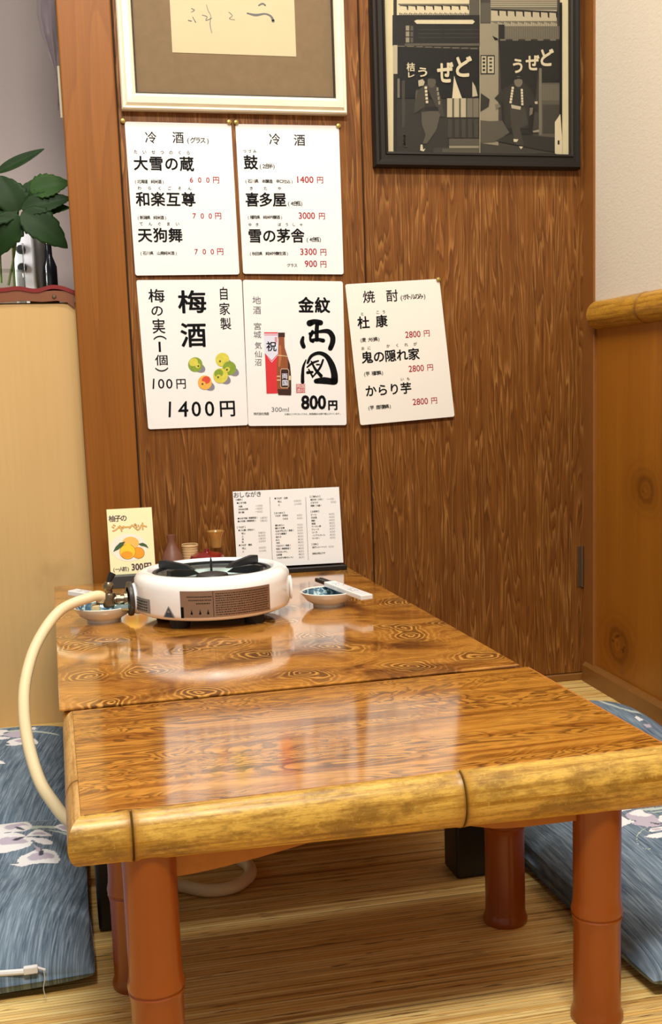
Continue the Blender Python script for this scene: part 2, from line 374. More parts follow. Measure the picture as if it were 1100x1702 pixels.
# ------------------------------------------------------------------ lettering helpers
_glyph = {}
def glyphs(body, off=0.0):
    key = (body, off)
    if key not in _glyph:
        c = bpy.data.curves.new('t', 'FONT'); c.body = body; c.offset = off; c.resolution_u = 3
        o = bpy.data.objects.new('t', c); COL.objects.link(o); me = o.to_mesh()
        vs = [(v.co.x, v.co.y) for v in me.vertices]; fs = [tuple(p.vertices) for p in me.polygons]
        o.to_mesh_clear(); bpy.data.objects.remove(o); bpy.data.curves.remove(c); _glyph[key] = (vs, fs)
    return _glyph[key]
_bold = {}
def bold(body, off):
    """heavier lettering: the same outline laid over itself a few times with small shifts"""
    key = (body, off)
    if key not in _bold:
        vs, fs = glyphs(body)
        if off <= .003: _bold[key] = ([(x, y, 0.0) for x, y in vs], fs)
        else:
            V_, F_ = [], []; sh_ = [(off, 0), (-off, 0), (0, off), (0, -off), (off*.7, off*.7), (-off*.7, -off*.7), (off*.7, -off*.7), (-off*.7, off*.7)] if off > .014 else [(off, 0), (-off, 0), (0, off*.9), (0, -off*.9)]
            for q, (dx, dy) in enumerate(sh_):
                n = len(V_); V_ += [(x+dx, y+dy, q*9e-6) for x, y in vs]; F_ += [tuple(i+n for i in f) for f in fs]
            _bold[key] = (V_, F_)
    return _bold[key]
class Sheet:
    """a flat printed surface: local (s, t) metres on a plane, with origin, right and up axes, outward normal"""
    def __init__(s, o, right, up, lift=.0004):
        s.o = V3(o); s.r = V3(right).normalized(); s.u = V3(up).normalized(); s.n = s.r.cross(s.u).normalized(); s.lift = lift; s.mb = MB()
    def at(s, px, py):
        d = ray(px, py); t = (s.o-CAM_O).dot(s.n)/d.dot(s.n); q = CAM_O+d*t-s.o
        return q.dot(s.r), q.dot(s.u)
    def w(s, a, b, lift=None): return s.o+s.r*a+s.u*b+s.n*(s.lift if lift is None else lift)
    def scale(s, px, py):
        a = s.at(px, py); b = s.at(px, py-10); return math.hypot(a[0]-b[0], a[1]-b[1])/10
    def cells(s, body, x0, x1, yb, h, mi=0, off=.010, wide=1.0):
        off = off*1.25 if 0 < off < .03 else off
        a0, b0 = s.at(x0, yb); a1, _ = s.at(x1, yb); k = s.scale((x0+x1)/2, yb); H = h*k; n = len(body); sc = H/.92
        for i, ch in enumerate(body):
            if ch in ' 　': continue
            vs, fs = bold(ch, off)
            if not vs: continue
            mx = (min(v[0] for v in vs)+max(v[0] for v in vs))/2
            cw = H*.96*wide
            c = (a0+a1)/2 if n == 1 else a0+cw/2+(a1-a0-cw)*i/(n-1)
            s.mb.add([s.w(c+(x-mx)*sc*wide, b0+(y+.07)*sc, s.lift+e) for x, y, e in vs], fs, mi)
    def fit(s, body, x0, x1, yb, h, mi=0, off=.0, shear=0.0):
        vs, fs = bold(body, off); a0, b0 = s.at(x0, yb); a1, _ = s.at(x1, yb); H = h*s.scale((x0+x1)/2, yb)
        lx, hx = min(v[0] for v in vs), max(v[0] for v in vs); ly, hy = min(v[1] for v in vs), max(v[1] for v in vs)
        s.mb.add([s.w(a0+(x-lx)/(hx-lx)*(a1-a0)+shear*(y-ly)/(hy-ly)*H, b0+(y-ly)/(hy-ly)*H, s.lift+e) for x, y, e in vs], fs, mi)
    def glyph(s, ch, x0, x1, y0, y1, mi=0, off=0.0): s.fit(ch, x0, x1, y1, y1-y0, mi, off)
    def poly(s, pts, mi=0, lift=None):
        s.mb.add([s.w(*s.at(*p), lift=lift) for p in pts], [tuple(range(len(pts)))], mi)
    def rect(s, x0, y0, x1, y1, mi=0, lift=None): s.poly([(x0, y1), (x1, y1), (x1, y0), (x0, y0)], mi, lift)
    def oval(s, cx, cy, rx, ry, mi=0, lift=None, rot=0, n=22):
        s.poly([(cx+rx*math.cos(-a)*math.cos(rot)-ry*math.sin(-a)*math.sin(rot), cy+rx*math.cos(-a)*math.sin(rot)+ry*math.sin(-a)*math.cos(rot)) for a in [2*PI*i/n for i in range(n)]], mi, lift)
    def stroke(s, pts, ws, mi=0, lift=None):
        """brush stroke: image points with full widths"""
        P = [V3((a, b, 0)) for a, b in pts]; q = spline(P, 6) if len(P) > 2 else [P[0].lerp(P[-1], i/6) for i in range(7)]
        n = len(q); L = []; R = []
        for i, p in enumerate(q):
            t = (q[min(i+1, n-1)]-q[max(i-1, 0)]).normalized(); f = i/(n-1)*(len(ws)-1); j = min(int(f), len(ws)-2); wd = ws[j]+(ws[j+1]-ws[j])*(f-j)
            nn = V3((-t.y, t.x, 0))*wd/2; L.append(p+nn); R.append(p-nn)
        vs = [s.w(*s.at(p.x, p.y), lift=lift) for p in L+R]
        s.mb.add(vs, [(i, i+1, n+i+1, n+i) for i in range(n-1)], mi)
        for p, wd in ((q[0], ws[0]), (q[-1], ws[-1])): s.oval(p.x, p.y, wd/2, wd/2, mi, lift, n=12)
    def take(s, name, mats, parent): o = s.mb.build(name, mats, parent); s.mb = MB(); return o

# ------------------------------------------------------------------ the room
XC = 1.048
struct(MB().box(-1.6, 2.0, -4.0, 0.6, -.05, 0.0).build('floor', M['mat']))
b = MB()                                             # panelled back wall with two open joints
for x0, x1 in ((.0665, .5565), (.5595, 1.10)): b.bbox(x0, x1, 0, .03, .017, 2.6, .0016, 1)
b.box(.05, 1.10, .006, .05, 0, 2.6, 1)
struct(b.build('wall_back', [M['panel'], M['darkgap']]))
struct(MB().bbox(-.04, .0635, -.004, .10, 0, 2.6, .003, 2).build('trim_1', M['post']))
struct(MB().bbox(.0665, XC, -.006, .03, 0, .0165, .002, 1).build('baseboard_back', M['trim']))
struct(MB().box(1.052, 1.12, -3.2, -.055, .83, 2.6).build('wall_right', M['plaster']))
b = MB(); b.box(1.055, 1.12, -3.2, -.045, 0.0, .84)
struct(b.build('wainscot_right', M['knotty']))['label'] = 'knotty cedar wainscot'
struct(MB().bbox(1.048, 1.12, -.056, 0.03, 0, 2.6, .002, 1).build('trim_2', simple('corner_wood', rgb(134, 82, 34), .45, .4, 0, 0, .15, 30)))
b = MB(); b.prism([(1.040, 0), (1.056, 0), (1.056, .045), (1.047, .045), (1.040, .038)], 'y', -3.2, -.012)
struct(b.build('baseboard_right', M['trim']))
# bamboo dado rail on the right wall
def culm(L, r0, r1, nodes, half=True, squash=1.0, n=60, seg=24):
    """half bamboo culm along +x from 0 to L, flat side at y=0, round side towards -y, top at z=0 hanging down by its diameter"""
    vs = []; xs = sorted(set([L*i/n for i in range(n+1)]+[x+d for x in nodes for d in (-.006, -.003, -.0012, 0, .0012, .003, .006) if 0 < x+d < L]))
    for x in xs:
        r = r0+(r1-r0)*x/L; bulge = 0
        for nx in nodes:
            d = x-nx
            if abs(d) < .0007: bulge -= .0016
            elif abs(d) < .007: bulge += .0013*(1-abs(d)/.007)
        for k in range(seg+1):
            a = PI*k/seg; rr = r+bulge
            vs.append((x, -rr*math.sin(a)*squash, -r+rr*math.cos(a)))
    s1 = seg+1
    fs = [(i*s1+k, (i+1)*s1+k, (i+1)*s1+k+1, i*s1+k+1) for i in range(len(xs)-1) for k in range(seg)]
    fs += [tuple(range(s1)), tuple(range((len(xs)-1)*s1+seg, (len(xs)-1)*s1-1, -1))]
    fs += [(i*s1, i*s1+seg, (i+1)*s1+seg, (i+1)*s1) for i in range(len(xs)-1)]
    return vs, fs
vs, fs = culm(3.0, .030, .030, [.235, .62, 1.05, 1.5, 2.0, 2.5], squash=.95)
b = MB(); b.add([(1.055+y*1.0, -.066-x, .853+z) for x, y, z in vs], fs, 0, True)
struct(b.build('trim_3', M['rail'], sharp=50))
# pass-through on the left: plywood half wall, counter, kitchen wall behind
struct(MB().box(-1.4, -.041, .03, .05, 0, .868).build('wall_left', M['plywood']))
b = MB()
top = [(-1.4, .86), (-.041, .868), (-.041, .872), (-.055, .8745), (-.09, .876), (-.13, .874), (-.17, .8765), (-.25, .875), (-1.4, .875), ]
struct(MB().box(-1.4, -.0405, .05, .42, .84, .872).build('trim_4', M['plywood']))
struct(MB().box(-1.6, .3, .44, .50, 0, 2.6).build('wall_kitchen', M['recess']))
struct(MB().box(-.036, .0, .10, .44, 0, 2.6).build('wall_side', M['darkgap']))

# leather edging with red cloth and screw
t = thing('counter_edging', 'brown edging strip with red cloth and one screw along plywood counter top', 'edging', (0, 0, 0))
pts = [onY(u, v, .027) for u, v in ((-900, 492), (-300, 489), (-60, 486), (0, 484), (30, 482), (60, 485), (90, 483), (112, 484), (124, 490))]
low = [onY(u, v, .027) for u, v in ((124, 512), (112, 503), (95, 500), (70, 502), (40, 500), (0, 503), (-60, 503), (-300, 506), (-900, 510))]
MB().prism([(p.x, p.z) for p in pts+low][::-1], 'y', .024, .0299).build('strip', simple('brown_leather', rgb(122, 70, 38), .5), t)
pts = spline([onY(u, v, .04) for u, v in ((-900, 486), (-300, 483), (-60, 480), (0, 480), (30, 477), (60, 481), (85, 475), (105, 477), (124, 484))], 5)
MB().add([(p.x, .022, p.z-.008) for p in pts]+[(p.x, .022, p.z) for p in pts]+[(p.x, .08, p.z+.001) for p in pts]+[(p.x, .08, p.z-.008) for p in pts],
    [(i, i+1, len(pts)+i+1, len(pts)+i) for i in range(len(pts)-1)]+[(len(pts)+i, len(pts)+i+1, 2*len(pts)+i+1, 2*len(pts)+i) for i in range(len(pts)-1)]+[(2*len(pts)+i, 2*len(pts)+i+1, 3*len(pts)+i+1, 3*len(pts)+i) for i in range(len(pts)-1)]).build('cloth', simple('red_cloth', rgb(122, 30, 28), .8), t)['label'] = 'dark red cloth'
sc_ = onY(90, 493, .024)
MB().lathe([(0, .003), (.003, .0028), (.0042, .001), (.0042, -.001)], sc_, 16, rot=Matrix.Rotation(PI/2, 3, 'X')).build('screw', M['nickel'], t)

# ------------------------------------------------------------------ far dining table with black legs
HT = .302
TX, TY, TR, TW, TD = -.1182, -.034, .0452, .6118, .9632
t = thing('dining_table', 'larger glossy burl patterned low table carrying the gas stove', 'table', (TX, TY, 0), TR)
MB().bbox(0, TW, -TD, 0, HT-.004, HT, .0015, 2).build('tabletop', M['burl'], t)
b = MB(); e = .004
b.bbox(e, TW-e, -TD+e, -TD+.022, HT-.060, HT-.0045, .002, 1); b.bbox(e, TW-e, -.022, -e, HT-.060, HT-.0045, .002, 1)
b.bbox(e, .022, -TD+.022, -.022, HT-.060, HT-.0045, .002, 1); b.bbox(TW-.022, TW-e, -TD+.022, -.022, HT-.060, HT-.0045, .002, 1)
b.build('apron', M['burl'], t)
for lx in (.030, TW-.094):
    for ly in (-TD+.006, -.09):
        lg = MB().bbox(lx, lx+.058, ly, ly+.056, 0, HT-.0602, .004, 2).build('leg', M['black'], t); lg['label'] = 'square black leg'

# ------------------------------------------------------------------ near table with bamboo edge
NX, NY, NR, NW, ND = -.0589, -1.0099, .0438, .6008, .3713
t = thing('side_table', 'smaller low table with bamboo front edge and round brown legs', 'table', (NX, NY, 0), NR)
MB().bbox(0, NW, -ND, 0, HT-.024, HT, .0012, 2).build('tabletop', M['straight'], t)
vs, fs = culm(NW+.022, .0235, .0325, [.045, .368], squash=.82)
vs = [(x+.70*y*max(0, 1-x/.02), y, z) for x, y, z in vs]
b = MB(); b.add([(x, -ND+y, HT+z-.0002) for x, y, z in vs], fs, 0, True); b.build('front_edging', M['bamboo'], t, 50)['label'] = 'yellow bamboo culm along the front'
vs, fs = culm(ND, .0215, .0235, [.27], squash=.58)
vs = [(x-1.41*y*max(0, (x-ND+.02)/.02)-(.010 if x < .001 else 0)*(y/.0125), y, z) for x, y, z in vs]
b = MB(); b.add([(y, -x, HT+z-.0002) for x, y, z in vs], fs, 0, True); b.build('side_edging', M['bambooY'], t, 50)['label'] = 'pale bamboo strip along the left side'
MB().bbox(NW, NW+.003, -ND, 0, HT-.03, HT-.0005, .001, 1).build('edge_band', M['apron'], t)
zt = HT-.024
ar = [(.075, zt), (.075, .2265), (.10, .2275)]+[(.10+.17*i/8, .2275+.026*(i/8)**1.3) for i in range(1, 9)]+[(.33, .2560), (.36, .2475), (.385, .2375), (.41, .2315), (.44, .2290), (.53, .2275), (.53, zt)]
for y0 in (-ND+.010, -.06):
    MB().prism(ar[::-1], 'y', y0, y0+.016).build('apron', M['apron'], t)
def turned_leg(nodes, foot):
    z = 0; pr = [(0, 0), (.0275, 0), (.0283, .004), (.0283, .007), (.0264, .012), (.0256, .016)] if foot else [(0, 0), (.026, 0), (.0265, .004)]
    for zn in sorted(nodes):
        pr += [(.0252, zn-.030), (.0253, zn-.012), (.0262, zn-.006), (.0272, zn-.0022), (.0262, zn-.0006), (.0262, zn), (.0275, zn+.0018), (.0278, zn+.005), (.0262, zn+.012), (.0255, zn+.022)]
    pr += [(.0256, zt)]
    return pr
for lx, ly, nd in ((.060, -.358, (.117,)), (.527, -.358, (.121,)), (.520, -.113, (.132,)), (.052, -.125, (.116,))):
    lg = MB().lathe(turned_leg(nd, True), (lx, ly, 0), 36).build('leg', M['lacquer'], t, 30)
    lg['label'] = 'round bamboo shaped brown leg'

# ------------------------------------------------------------------ pictures
SEPIA = lambda g: simple('photo_tone_%d' % g, rgb(int(g*1.0), int(g*.93), int(g*.76)), .5, .3, 0, 0, .05, 120)
t = thing('framed_picture', 'cream framed ink drawing hanging on the wooden wall above menu sheets', 'picture')
YF = -.024
def wp(u, v, y=0.0): p = onY(u, v, y); return p.x, p.z
x0, z0 = wp(205, 180, YF); x1, _ = wp(578, 187, YF); z1 = 1.72
x0 = (x0+wp(190, 8, YF)[0])/2
ix0, iz0 = wp(230, 152, YF+.006); ix1 = wp(556, 160, YF+.006)[0]; ix0 = (ix0+wp(218, 8, YF+.006)[0])/2
def frame(x0, x1, z0, z1, ix0, ix1, iz0, iz1, prof, mats, parent, dark=3):
    """mitred moulding: prof = list of (fraction from outer to inner, y)"""
    vs = []; n = len(prof)
    for (f, y) in prof:
        a, b_, c, d = x0+(ix0-x0)*f, x1+(ix1-x1)*f, z0+(iz0-z0)*f, z1+(iz1-z1)*f
        vs += [(a, y, c), (b_, y, c), (b_, y, d), (a, y, d)]
    fs = [(i*4+k, i*4+(k+1) % 4, (i+1)*4+(k+1) % 4, (i+1)*4+k) for i in range(n-1) for k in range(4)]
    b = MB().add(vs, fs)
    if isinstance(mats, list): b.mi = [1 if i//4 >= n-dark else 0 for i in range(len(fs))]
    return b.build('frame', mats, parent)
fr = frame(x0, x1, z0, z1, ix0, ix1, iz0, z1-.035, [(0, 0), (0, -.018), (.08, -.022), (.2, -.020), (.35, -.025), (.7, -.026), (.85, -.021), (.9, -.018), (1, -.015), (1, -.006)],
    [simple('cream_gilt', rgb(236, 224, 196), .35, .5, .1, .1, .12, 26), simple('dark_cord', rgb(62, 54, 44), .6, .3, 0, 0, .5, 160)], t)
MB().box(ix0-.001, ix1+.001, -.0065, -.004, iz0-.001, z1-.034).build('mat_board', simple('brown_silk', rgb(128, 106, 78), .8, .2, 0, 0, .12, 70), t)
sh = Sheet((ix0, -.0068, iz0), (1, 0, 0), (0, 0, 1))
acc = MB().box(*[wp(285, 60, -.007)[0], wp(491, 60, -.007)[0]], -.0072, -.0064, wp(400, 91, -.007)[1], z1-.08); dpaper = simple('aged_paper', rgb(200, 187, 150), .8, .2, 0, 0, .03, 30)
sh = Sheet((ix0, -.0073, iz0), (1, 0, 0), (0, 0, 1), .0003)
for pts, ws in (([(411, 22), (425, 25), (440, 23), (450, 27), (454, 35)], [2, 4, 2.5, 3, 5]), ([(430, 9), (436, 6), (441, 9)], [2, 3, 2]), ([(336, 25), (344, 28), (342, 34), (352, 30)], [1, 1.3, 1, 1]), ([(318, 14), (323, 17), (318, 20)], [1, 1.5, 1]), ([(313, 34), (318, 35)], [1.5, 1.5]), ([(343, 8), (346, 18), (350, 26), (349, 40), (352, 55)], [.8, .8, .8, 1.2, .8]), ([(380, 20), (386, 26), (381, 31), (390, 33)], [.8, 1, .8, .8]), ([(320, 28), (325, 37)], [1, 1.5])):
    sh.stroke(pts, ws)
sh.acc = acc; sh.mats = [dpaper]; sh.root = t; sh_draw = sh
n_ = len(acc.v); acc.v += sh.mb.v; acc.f += [tuple(i+n_ for i in f) for f in sh.mb.f]; acc.mi += [1]*len(sh.mb.f); acc.sm += sh.mb.sm; acc.build('ink_drawing', [dpaper, M['grey']], t)
MB().box(ix0, ix1, -.0125, -.0110, iz0, z1-.036).build('glass_pane', M['pane'], t)

t = thing('framed_photograph', 'black framed old shop photographs on the wall at upper right', 'picture')
YF = -.026
x0 = (wp(624, 272, YF)[0]+wp(621, 190, YF)[0])/2; z0 = (wp(624, 272, YF)[1]+wp(966, 284, YF)[1])/2; x1 = wp(966, 284, YF)[0]; z1 = 1.66
ix0 = wp(643, 250, -.012)[0]; ix1 = wp(946, 262, -.012)[0]; iz0 = (wp(645, 250, -.012)[1]+wp(946, 262, -.012)[1])/2
frame(x0, x1, z0, z1, ix0, ix1, iz0, z1-.026, [(0, 0), (0, -.020), (.12, -.026), (.3, -.026), (.5, -.022), (.8, -.022), (.85, -.025), (1, -.024), (1, -.006)], simple('black_frame', rgb(26, 20, 14), .5, .3), t)
MB().box(ix0-.001, ix1+.001, -.0075, -.004, iz0-.001, z1-.025).build('mount', simple('cream_mount', rgb(206, 192, 152), .7, .2), t)
sh = Sheet((ix0, -.0076, iz0), (1, 0, 0), (0, 0, 1), .0003)
TN = [18, 28, 42, 58, 78, 104, 134, 168, 196]; tm = [SEPIA(g) for g in TN]
A = lambda x, y: (620+x/6.11, y/6.11)
B = lambda x, y: (780+x/5.79, y/5.79)
L_ = [0]
def P_(f, pts, mi): L_[0] += 1; sh.poly([f(*p) for p in pts][::-1], mi, .0003+L_[0]*.000012)
def R_(f, x0, y0, x1, y1, mi): P_(f, [(x0, y0), (x1, y0), (x1, y1), (x0, y1)], mi)
# left print
R_(A, 205, -260, 1080, 1562, 2); R_(A, 240, -260, 1080, 160, 8)
for i in range(18): R_(A, 240, -250+i*13, 1080, -244+i*13, 5)
R_(A, 255, 40, 975, 48, 1); R_(A, 975, -60, 1080, 160, 4)
for i in range(8):
    xx = 268+i*88; P_(A, [(xx, 52), (xx+88, 52), (xx+88, 105), (xx+76, 100), (xx+70, 66), (xx, 60)], 1)
for i in range(42): R_(A, 265+i*17, 130+(i % 3)*5, 275+i*17, 160, 4)
R_(A, 195, 155, 1080, 465, 1); P_(A, [(415, 215), (440, 203), (1010, 203), (1030, 222), (1010, 245), (440, 243)], 8)
for k in range(3): R_(A, 330, 262+k*60, 366, 312+k*60, 6); R_(A, 378, 265+k*60, 405, 312+k*60, 4)
for k in range(3): R_(A, 460, 300+k*40, 1070, 306+k*40, 3)
R_(A, 700, 250, 720, 460, 1); R_(A, 320, 442, 1080, 468, 4)
for i in range(9): R_(A, 250+i*92, 466+i*3, 320+i*92, 476+i*3, 5)
R_(A, 202, 460, 245, 752, 7); R_(A, 205, 752, 240, 1562, 1)
P_(A, [(245, 482), (1078, 512), (1078, 1000), (245, 1000)], 0)
R_(A, 245, 800, 268, 995, 5); R_(A, 290, 820, 320, 1300, 3)
P_(A, [(820, 770), (845, 850), (900, 1000), (800, 1000)], 8); P_(A, [(1005, 830), (1035, 880), (1060, 975), (1005, 985)], 7)
R_(A, 745, 1000, 1075, 1195, 4)
for i, xx in enumerate((750, 820, 888, 955, 1015)): R_(A, xx, 1000, xx+50, 1192, 7 if i < 3 else 5); R_(A, xx+6, 1210, xx+48, 1400, 3)
R_(A, 770, 1410, 1075, 1480, 4); R_(A, 770, 1482, 1072, 1506, 6); R_(A, 610, 1500, 770, 1562, 3); R_(A, 700, 1510, 1078, 1562, 4)
for i in range(9): sh.oval(*A(310+8*(i % 3), 1370+14*i), 3, 2.2, 3, .0003+L_[0]*.000012)
# man with raised hand, seen in the left print
P_(A, [(540, 880), (520, 1090), (410, 1160), (425, 1020), (450, 920), (530, 860), (640, 870), (690, 1000), (720, 1190), (660, 1180), (640, 1100)], 3)
P_(A, [(490, 1140), (640, 1120), (680, 1160), (640, 1320), (545, 1460), (500, 1460), (530, 1370), (490, 1260)], 4)
R_(A, 530, 1090, 660, 1130, 1); P_(A, [(450, 905), (440, 980), (425, 1010), (430, 930)], 4)
sh.oval(*A(592, 835), 7, 9.5, 4, .0003+L_[0]*.000012+.00002); L_[0] += 3
P_(A, [(555, 800), (570, 780), (620, 780), (632, 810), (600, 800)], 0)
P_(A, [(455, 820), (500, 805), (522, 835), (510, 870), (460, 880)], 7)
for k in range(5): R_(A, 520+k*3, 880+k*36, 545+k*3, 906+k*36, 8)
for k in range(4): R_(A, 642+k*6, 890+k*46, 660+k*6, 925+k*46, 6)
P_(A, [(480, 1470), (498, 1470), (505, 1520), (530, 1510), (510, 1540), (475, 1530)], 8)
# right print
R_(B, 100, -240, 868, 1480, 3); R_(B, 100, 30, 200, 220, 4); R_(B, 200, -240, 840, 275, 5)
for i in range(16): R_(B, 200, -240+i*20, 840, -232+i*20, 7)
R_(B, 205, 100, 835, 205, 7)
for i in range(8):
    xx = 205+i*80; P_(B, [(xx, 88+i*3), (xx+80, 91+i*3), (xx+80, 160+i*3), (xx+66, 150+i*3), (xx+62, 108+i*3), (xx, 103+i*3)], 1)
for i in range(40): R_(B, 205+i*16, 215+(i % 4)*6, 214+i*16, 262, 7)
R_(B, 100, 230, 275, 1480, 6); R_(B, 275, 240, 335, 390, 1); R_(B, 335, 255, 865, 380, 5)
for i in range(30): R_(B, 340+i*17.5, 258, 346+i*17.5, 378, 4)
P_(B, [(215, 348), (270, 375), (270, 392), (240, 392)], 0)
P_(B, [(270, 392), (868, 392), (868, 830), (690, 800), (660, 640), (600, 1300), (310, 1280), (300, 860), (285, 480)], 1)
R_(B, 660, 800, 868, 1330, 4); R_(B, 692, 815, 868, 970, 5); R_(B, 700, 1010, 868, 1290, 3); R_(B, 664, 660, 690, 1300, 5)
for i in range(16): R_(B, 694+i*11, 815, 699+i*11, 970, 4)
for i in range(5): R_(B, 290+i*120, 380, 345+i*120, 396, 5)
P_(B, [(100, 1160), (190, 1170), (310, 1165), (380, 1280), (240, 1370), (100, 1380)], 4)
P_(B, [(105, 900), (190, 960), (180, 1030), (100, 1080)], 2)
P_(B, [(240, 1360), (390, 1290), (860, 1330), (860, 1480)], 2)
P_(B, [(100, 1380), (860, 1480), (100, 1485)], 3)
R_(B, 102, 535, 238, 718, 1); R_(B, 110, 545, 158, 708, 7); R_(B, 170, 548, 230, 708, 7)
for k in range(4): R_(B, 122, 560+k*36, 146, 580+k*36, 1); R_(B, 186, 562+k*36, 212, 580+k*36, 2)
# man in a short coat in the right print
P_(B, [(430, 800), (330, 850), (235, 950), (290, 1000), (320, 960), (330, 1180), (360, 1240), (560, 1240), (570, 1000), (640, 1080), (660, 1040), (600, 880), (520, 800)], 2)
P_(B, [(385, 1040), (530, 1040), (560, 1200), (480, 1240), (520, 1400), (440, 1400), (400, 1230)], 3)
P_(B, [(240, 1010), (280, 1000), (295, 1030), (250, 1060)], 5)
P_(B, [(395, 1010), (490, 1030), (485, 1060), (400, 1045)], 7)
for k in range(6): R_(B, 400-k*4, 840+k*27, 422-k*4, 862+k*27, 8); R_(B, 488+k*1, 860+k*27, 508+k*1, 882+k*27, 8)
sh.oval(*B(465, 790), 7, 9, 5, .0003+L_[0]*.000012+.00002); L_[0] += 3
P_(B, [(425, 775), (440, 745), (490, 745), (505, 775), (470, 762)], 1)
P_(B, [(620, 980), (650, 980), (650, 1005), (625, 1005)], 7); P_(B, [(575, 1040), (605, 1040), (600, 1100), (570, 1120)], 5)
P_(B, [(418, 1340), (465, 1345), (450, 1370), (420, 1368)], 8); P_(B, [(470, 1412), (510, 1415), (490, 1440)], 8); P_(B, [(600, 1265), (660, 1250), (665, 1275), (610, 1280)], 6)
R_(B, 860, 30, 885, 1330, 0); P_(B, [(815, 1180), (868, 1100), (885, 1330), (885, 1500), (815, 1480)], 8); R_(B, 842, 1355, 860, 1395, 0)
sh.lift = .0003+L_[0]*.000012+.0001
def big(f, ch, x0, y0, x1, y1, off): q0 = f(x0, y0); q1 = f(x1, y1); sh.glyph(ch, q0[0], q1[0], q0[1], q1[1], 8, off)
big(A, 'ど', 835, 570, 1000, 785, .035); big(A, 'ぜ', 645, 630, 812, 842, .035); big(A, 'う', 452, 690, 545, 785, .03); big(A, '桔', 335, 640, 420, 728, .02); big(A, 'レ', 350, 738, 415, 792, .03)
big(B, 'ど', 678, 470, 806, 640, .035); big(B, 'ぜ', 535, 530, 668, 680, .03); big(B, 'う', 412, 570, 505, 708, .03)
sh.take('old_photographs', tm, t)['label'] = 'pair of sepia shop front prints with white lettering'
MB().box(ix0, ix1, -.0165, -.0150, iz0, z1-.026).build('glass_pane', M['pane'], t)

# ------------------------------------------------------------------ menu sheets on the wall
BRONZE = ['green', 'x']
def sheet_root(label, c, mat, lean=.006, top=.0012):
    """c = measured corners TL TR BR BL ; returns root, Sheet"""
    q = [onY(*c[0], -top), onY(*c[1], -top), onY(*c[2], -lean), onY(*c[3], -lean)]
    r = (q[1]-q[0]).normalized(); u = (q[0]-q[3]); u = (u-r*u.dot(r)).normalized()
    o = q[3]
    root = thing('menu_sheet', label, 'menu sheet', (o.x, o.y, o.z), 0, 'menu sheets on the wooden wall')
    sh = Sheet(o, r, u)
    sh.root = root
    # local quad in sheet plane
    loc = [((p-o).dot(r), (p-o).dot(u)) for p in (q[3], q[2], q[1], q[0])]
    bev = .004; mb = MB(); th = .0009
    pts = []
    for i in range(4):
        p = V3((*loc[i], 0)); a = (V3((*loc[i-1], 0))-p).normalized(); d = (V3((*loc[(i+1) % 4], 0))-p).normalized()
        pts += [p+a*bev, p+(a+d)*bev*.3, p+d*bev]
    f = [o+r*p.x+u*p.y for p in pts]; n = len(f)
    vs = f+[x-sh.n*th for x in f]
    mb.add(vs, [tuple(range(n)), tuple(range(2*n-1, n-1, -1))]+[(i, i+n, (i+1) % n+n, (i+1) % n) for i in range(n)])
    sh.acc = mb; sh.mats = [mat]
    return root, sh
def finish(sh, name, mats, part=False):
    """print goes into the sheet's own mesh; a printed picture becomes a part"""
    if part:
        o = sh.take(name, mats, None); o.parent = sh.root; o.matrix_parent_inverse = Matrix.Translation(-V3(sh.root.location)); return o
    mats = mats if isinstance(mats, (list, tuple)) else [mats]; k = len(sh.mats); sh.mats += mats
    n = len(sh.acc.v); sh.acc.v += sh.mb.v; sh.acc.f += [tuple(i+n for i in f) for f in sh.mb.f]; sh.acc.mi += [i+k for i in sh.mb.mi]; sh.acc.sm += sh.mb.sm; sh.mb = MB()
def close(sh, name='paper'):
    o = sh.acc.build(name, sh.mats, None); o.parent = sh.root; o.matrix_parent_inverse = Matrix.Translation(-V3(sh.root.location)); return o
IN = [M['ink'], M['red'], M['grey']]
r_, s = sheet_root('cold sake by the glass menu sheet, upper left with three 600 and 700 yen prices', [(207, 202), (384, 206), (398, 456), (225, 458)], M['paper'])
s.cells('冷　', 242, 283, 237.6, 19, 0, .006); s.cells('酒', 287, 305.5, 237.6, 19, 0, .006); s.cells('(グラス)', 308, 350, 237.6, 10)
s.cells('たいせつのくら', 222.5, 316, 255.5, 6.4); s.cells('大雪の蔵', 223.6, 321.5, 282.4, 23, 0, .018); s.cells('(北海道　純米酒)', 222.5, 274, 304.5, 6.2, 0, .012)
s.cells('わらくごそん', 229, 318, 315.5, 6.2); s.cells('和楽互尊', 226.4, 324.5, 342, 23, 0, .018); s.cells('(新潟県　純米酒)', 227, 278, 364.5, 6.2, 0, .012)
s.cells('てんぐまい', 231.8, 298, 375, 6.2); s.cells('天狗舞', 230.5, 302.7, 402, 23, 0, .018); s.cells('(石川県　山廃純米酒)', 231.8, 295.5, 423.6, 5.8, 0, .012)
finish(s, 'lettering', IN[0])
s.cells('600円', 313, 364.5, 304, 11.4, 0, .008, 1.0); s.cells('700円', 317.8, 368, 364, 11.4, 0, .008); s.cells('700円', 321, 371.5, 423.5, 11.4, 0, .008)
finish(s, 'price_lettering', IN[1]); close(s)
r_, s = sheet_root('cold sake menu sheet with 1400 to 3300 yen prices, upper right of four', [(391, 206), (563, 209), (571, 456), (404, 455)], M['paper'])
s.cells('冷', 447, 466.4, 240.5, 19, 0, .006); s.cells('酒', 489, 507, 242, 19, 0, .006); s.cells('つづみ', 404, 426, 254, 5.6)
s.cells('鼓', 405.8, 428.7, 281, 23, 0, .018); s.cells('(2合半)', 429, 459, 280, 8.5); s.cells('(石川県　本醸造　辛口仕込)', 406, 488, 304, 6.2, 0, .012)
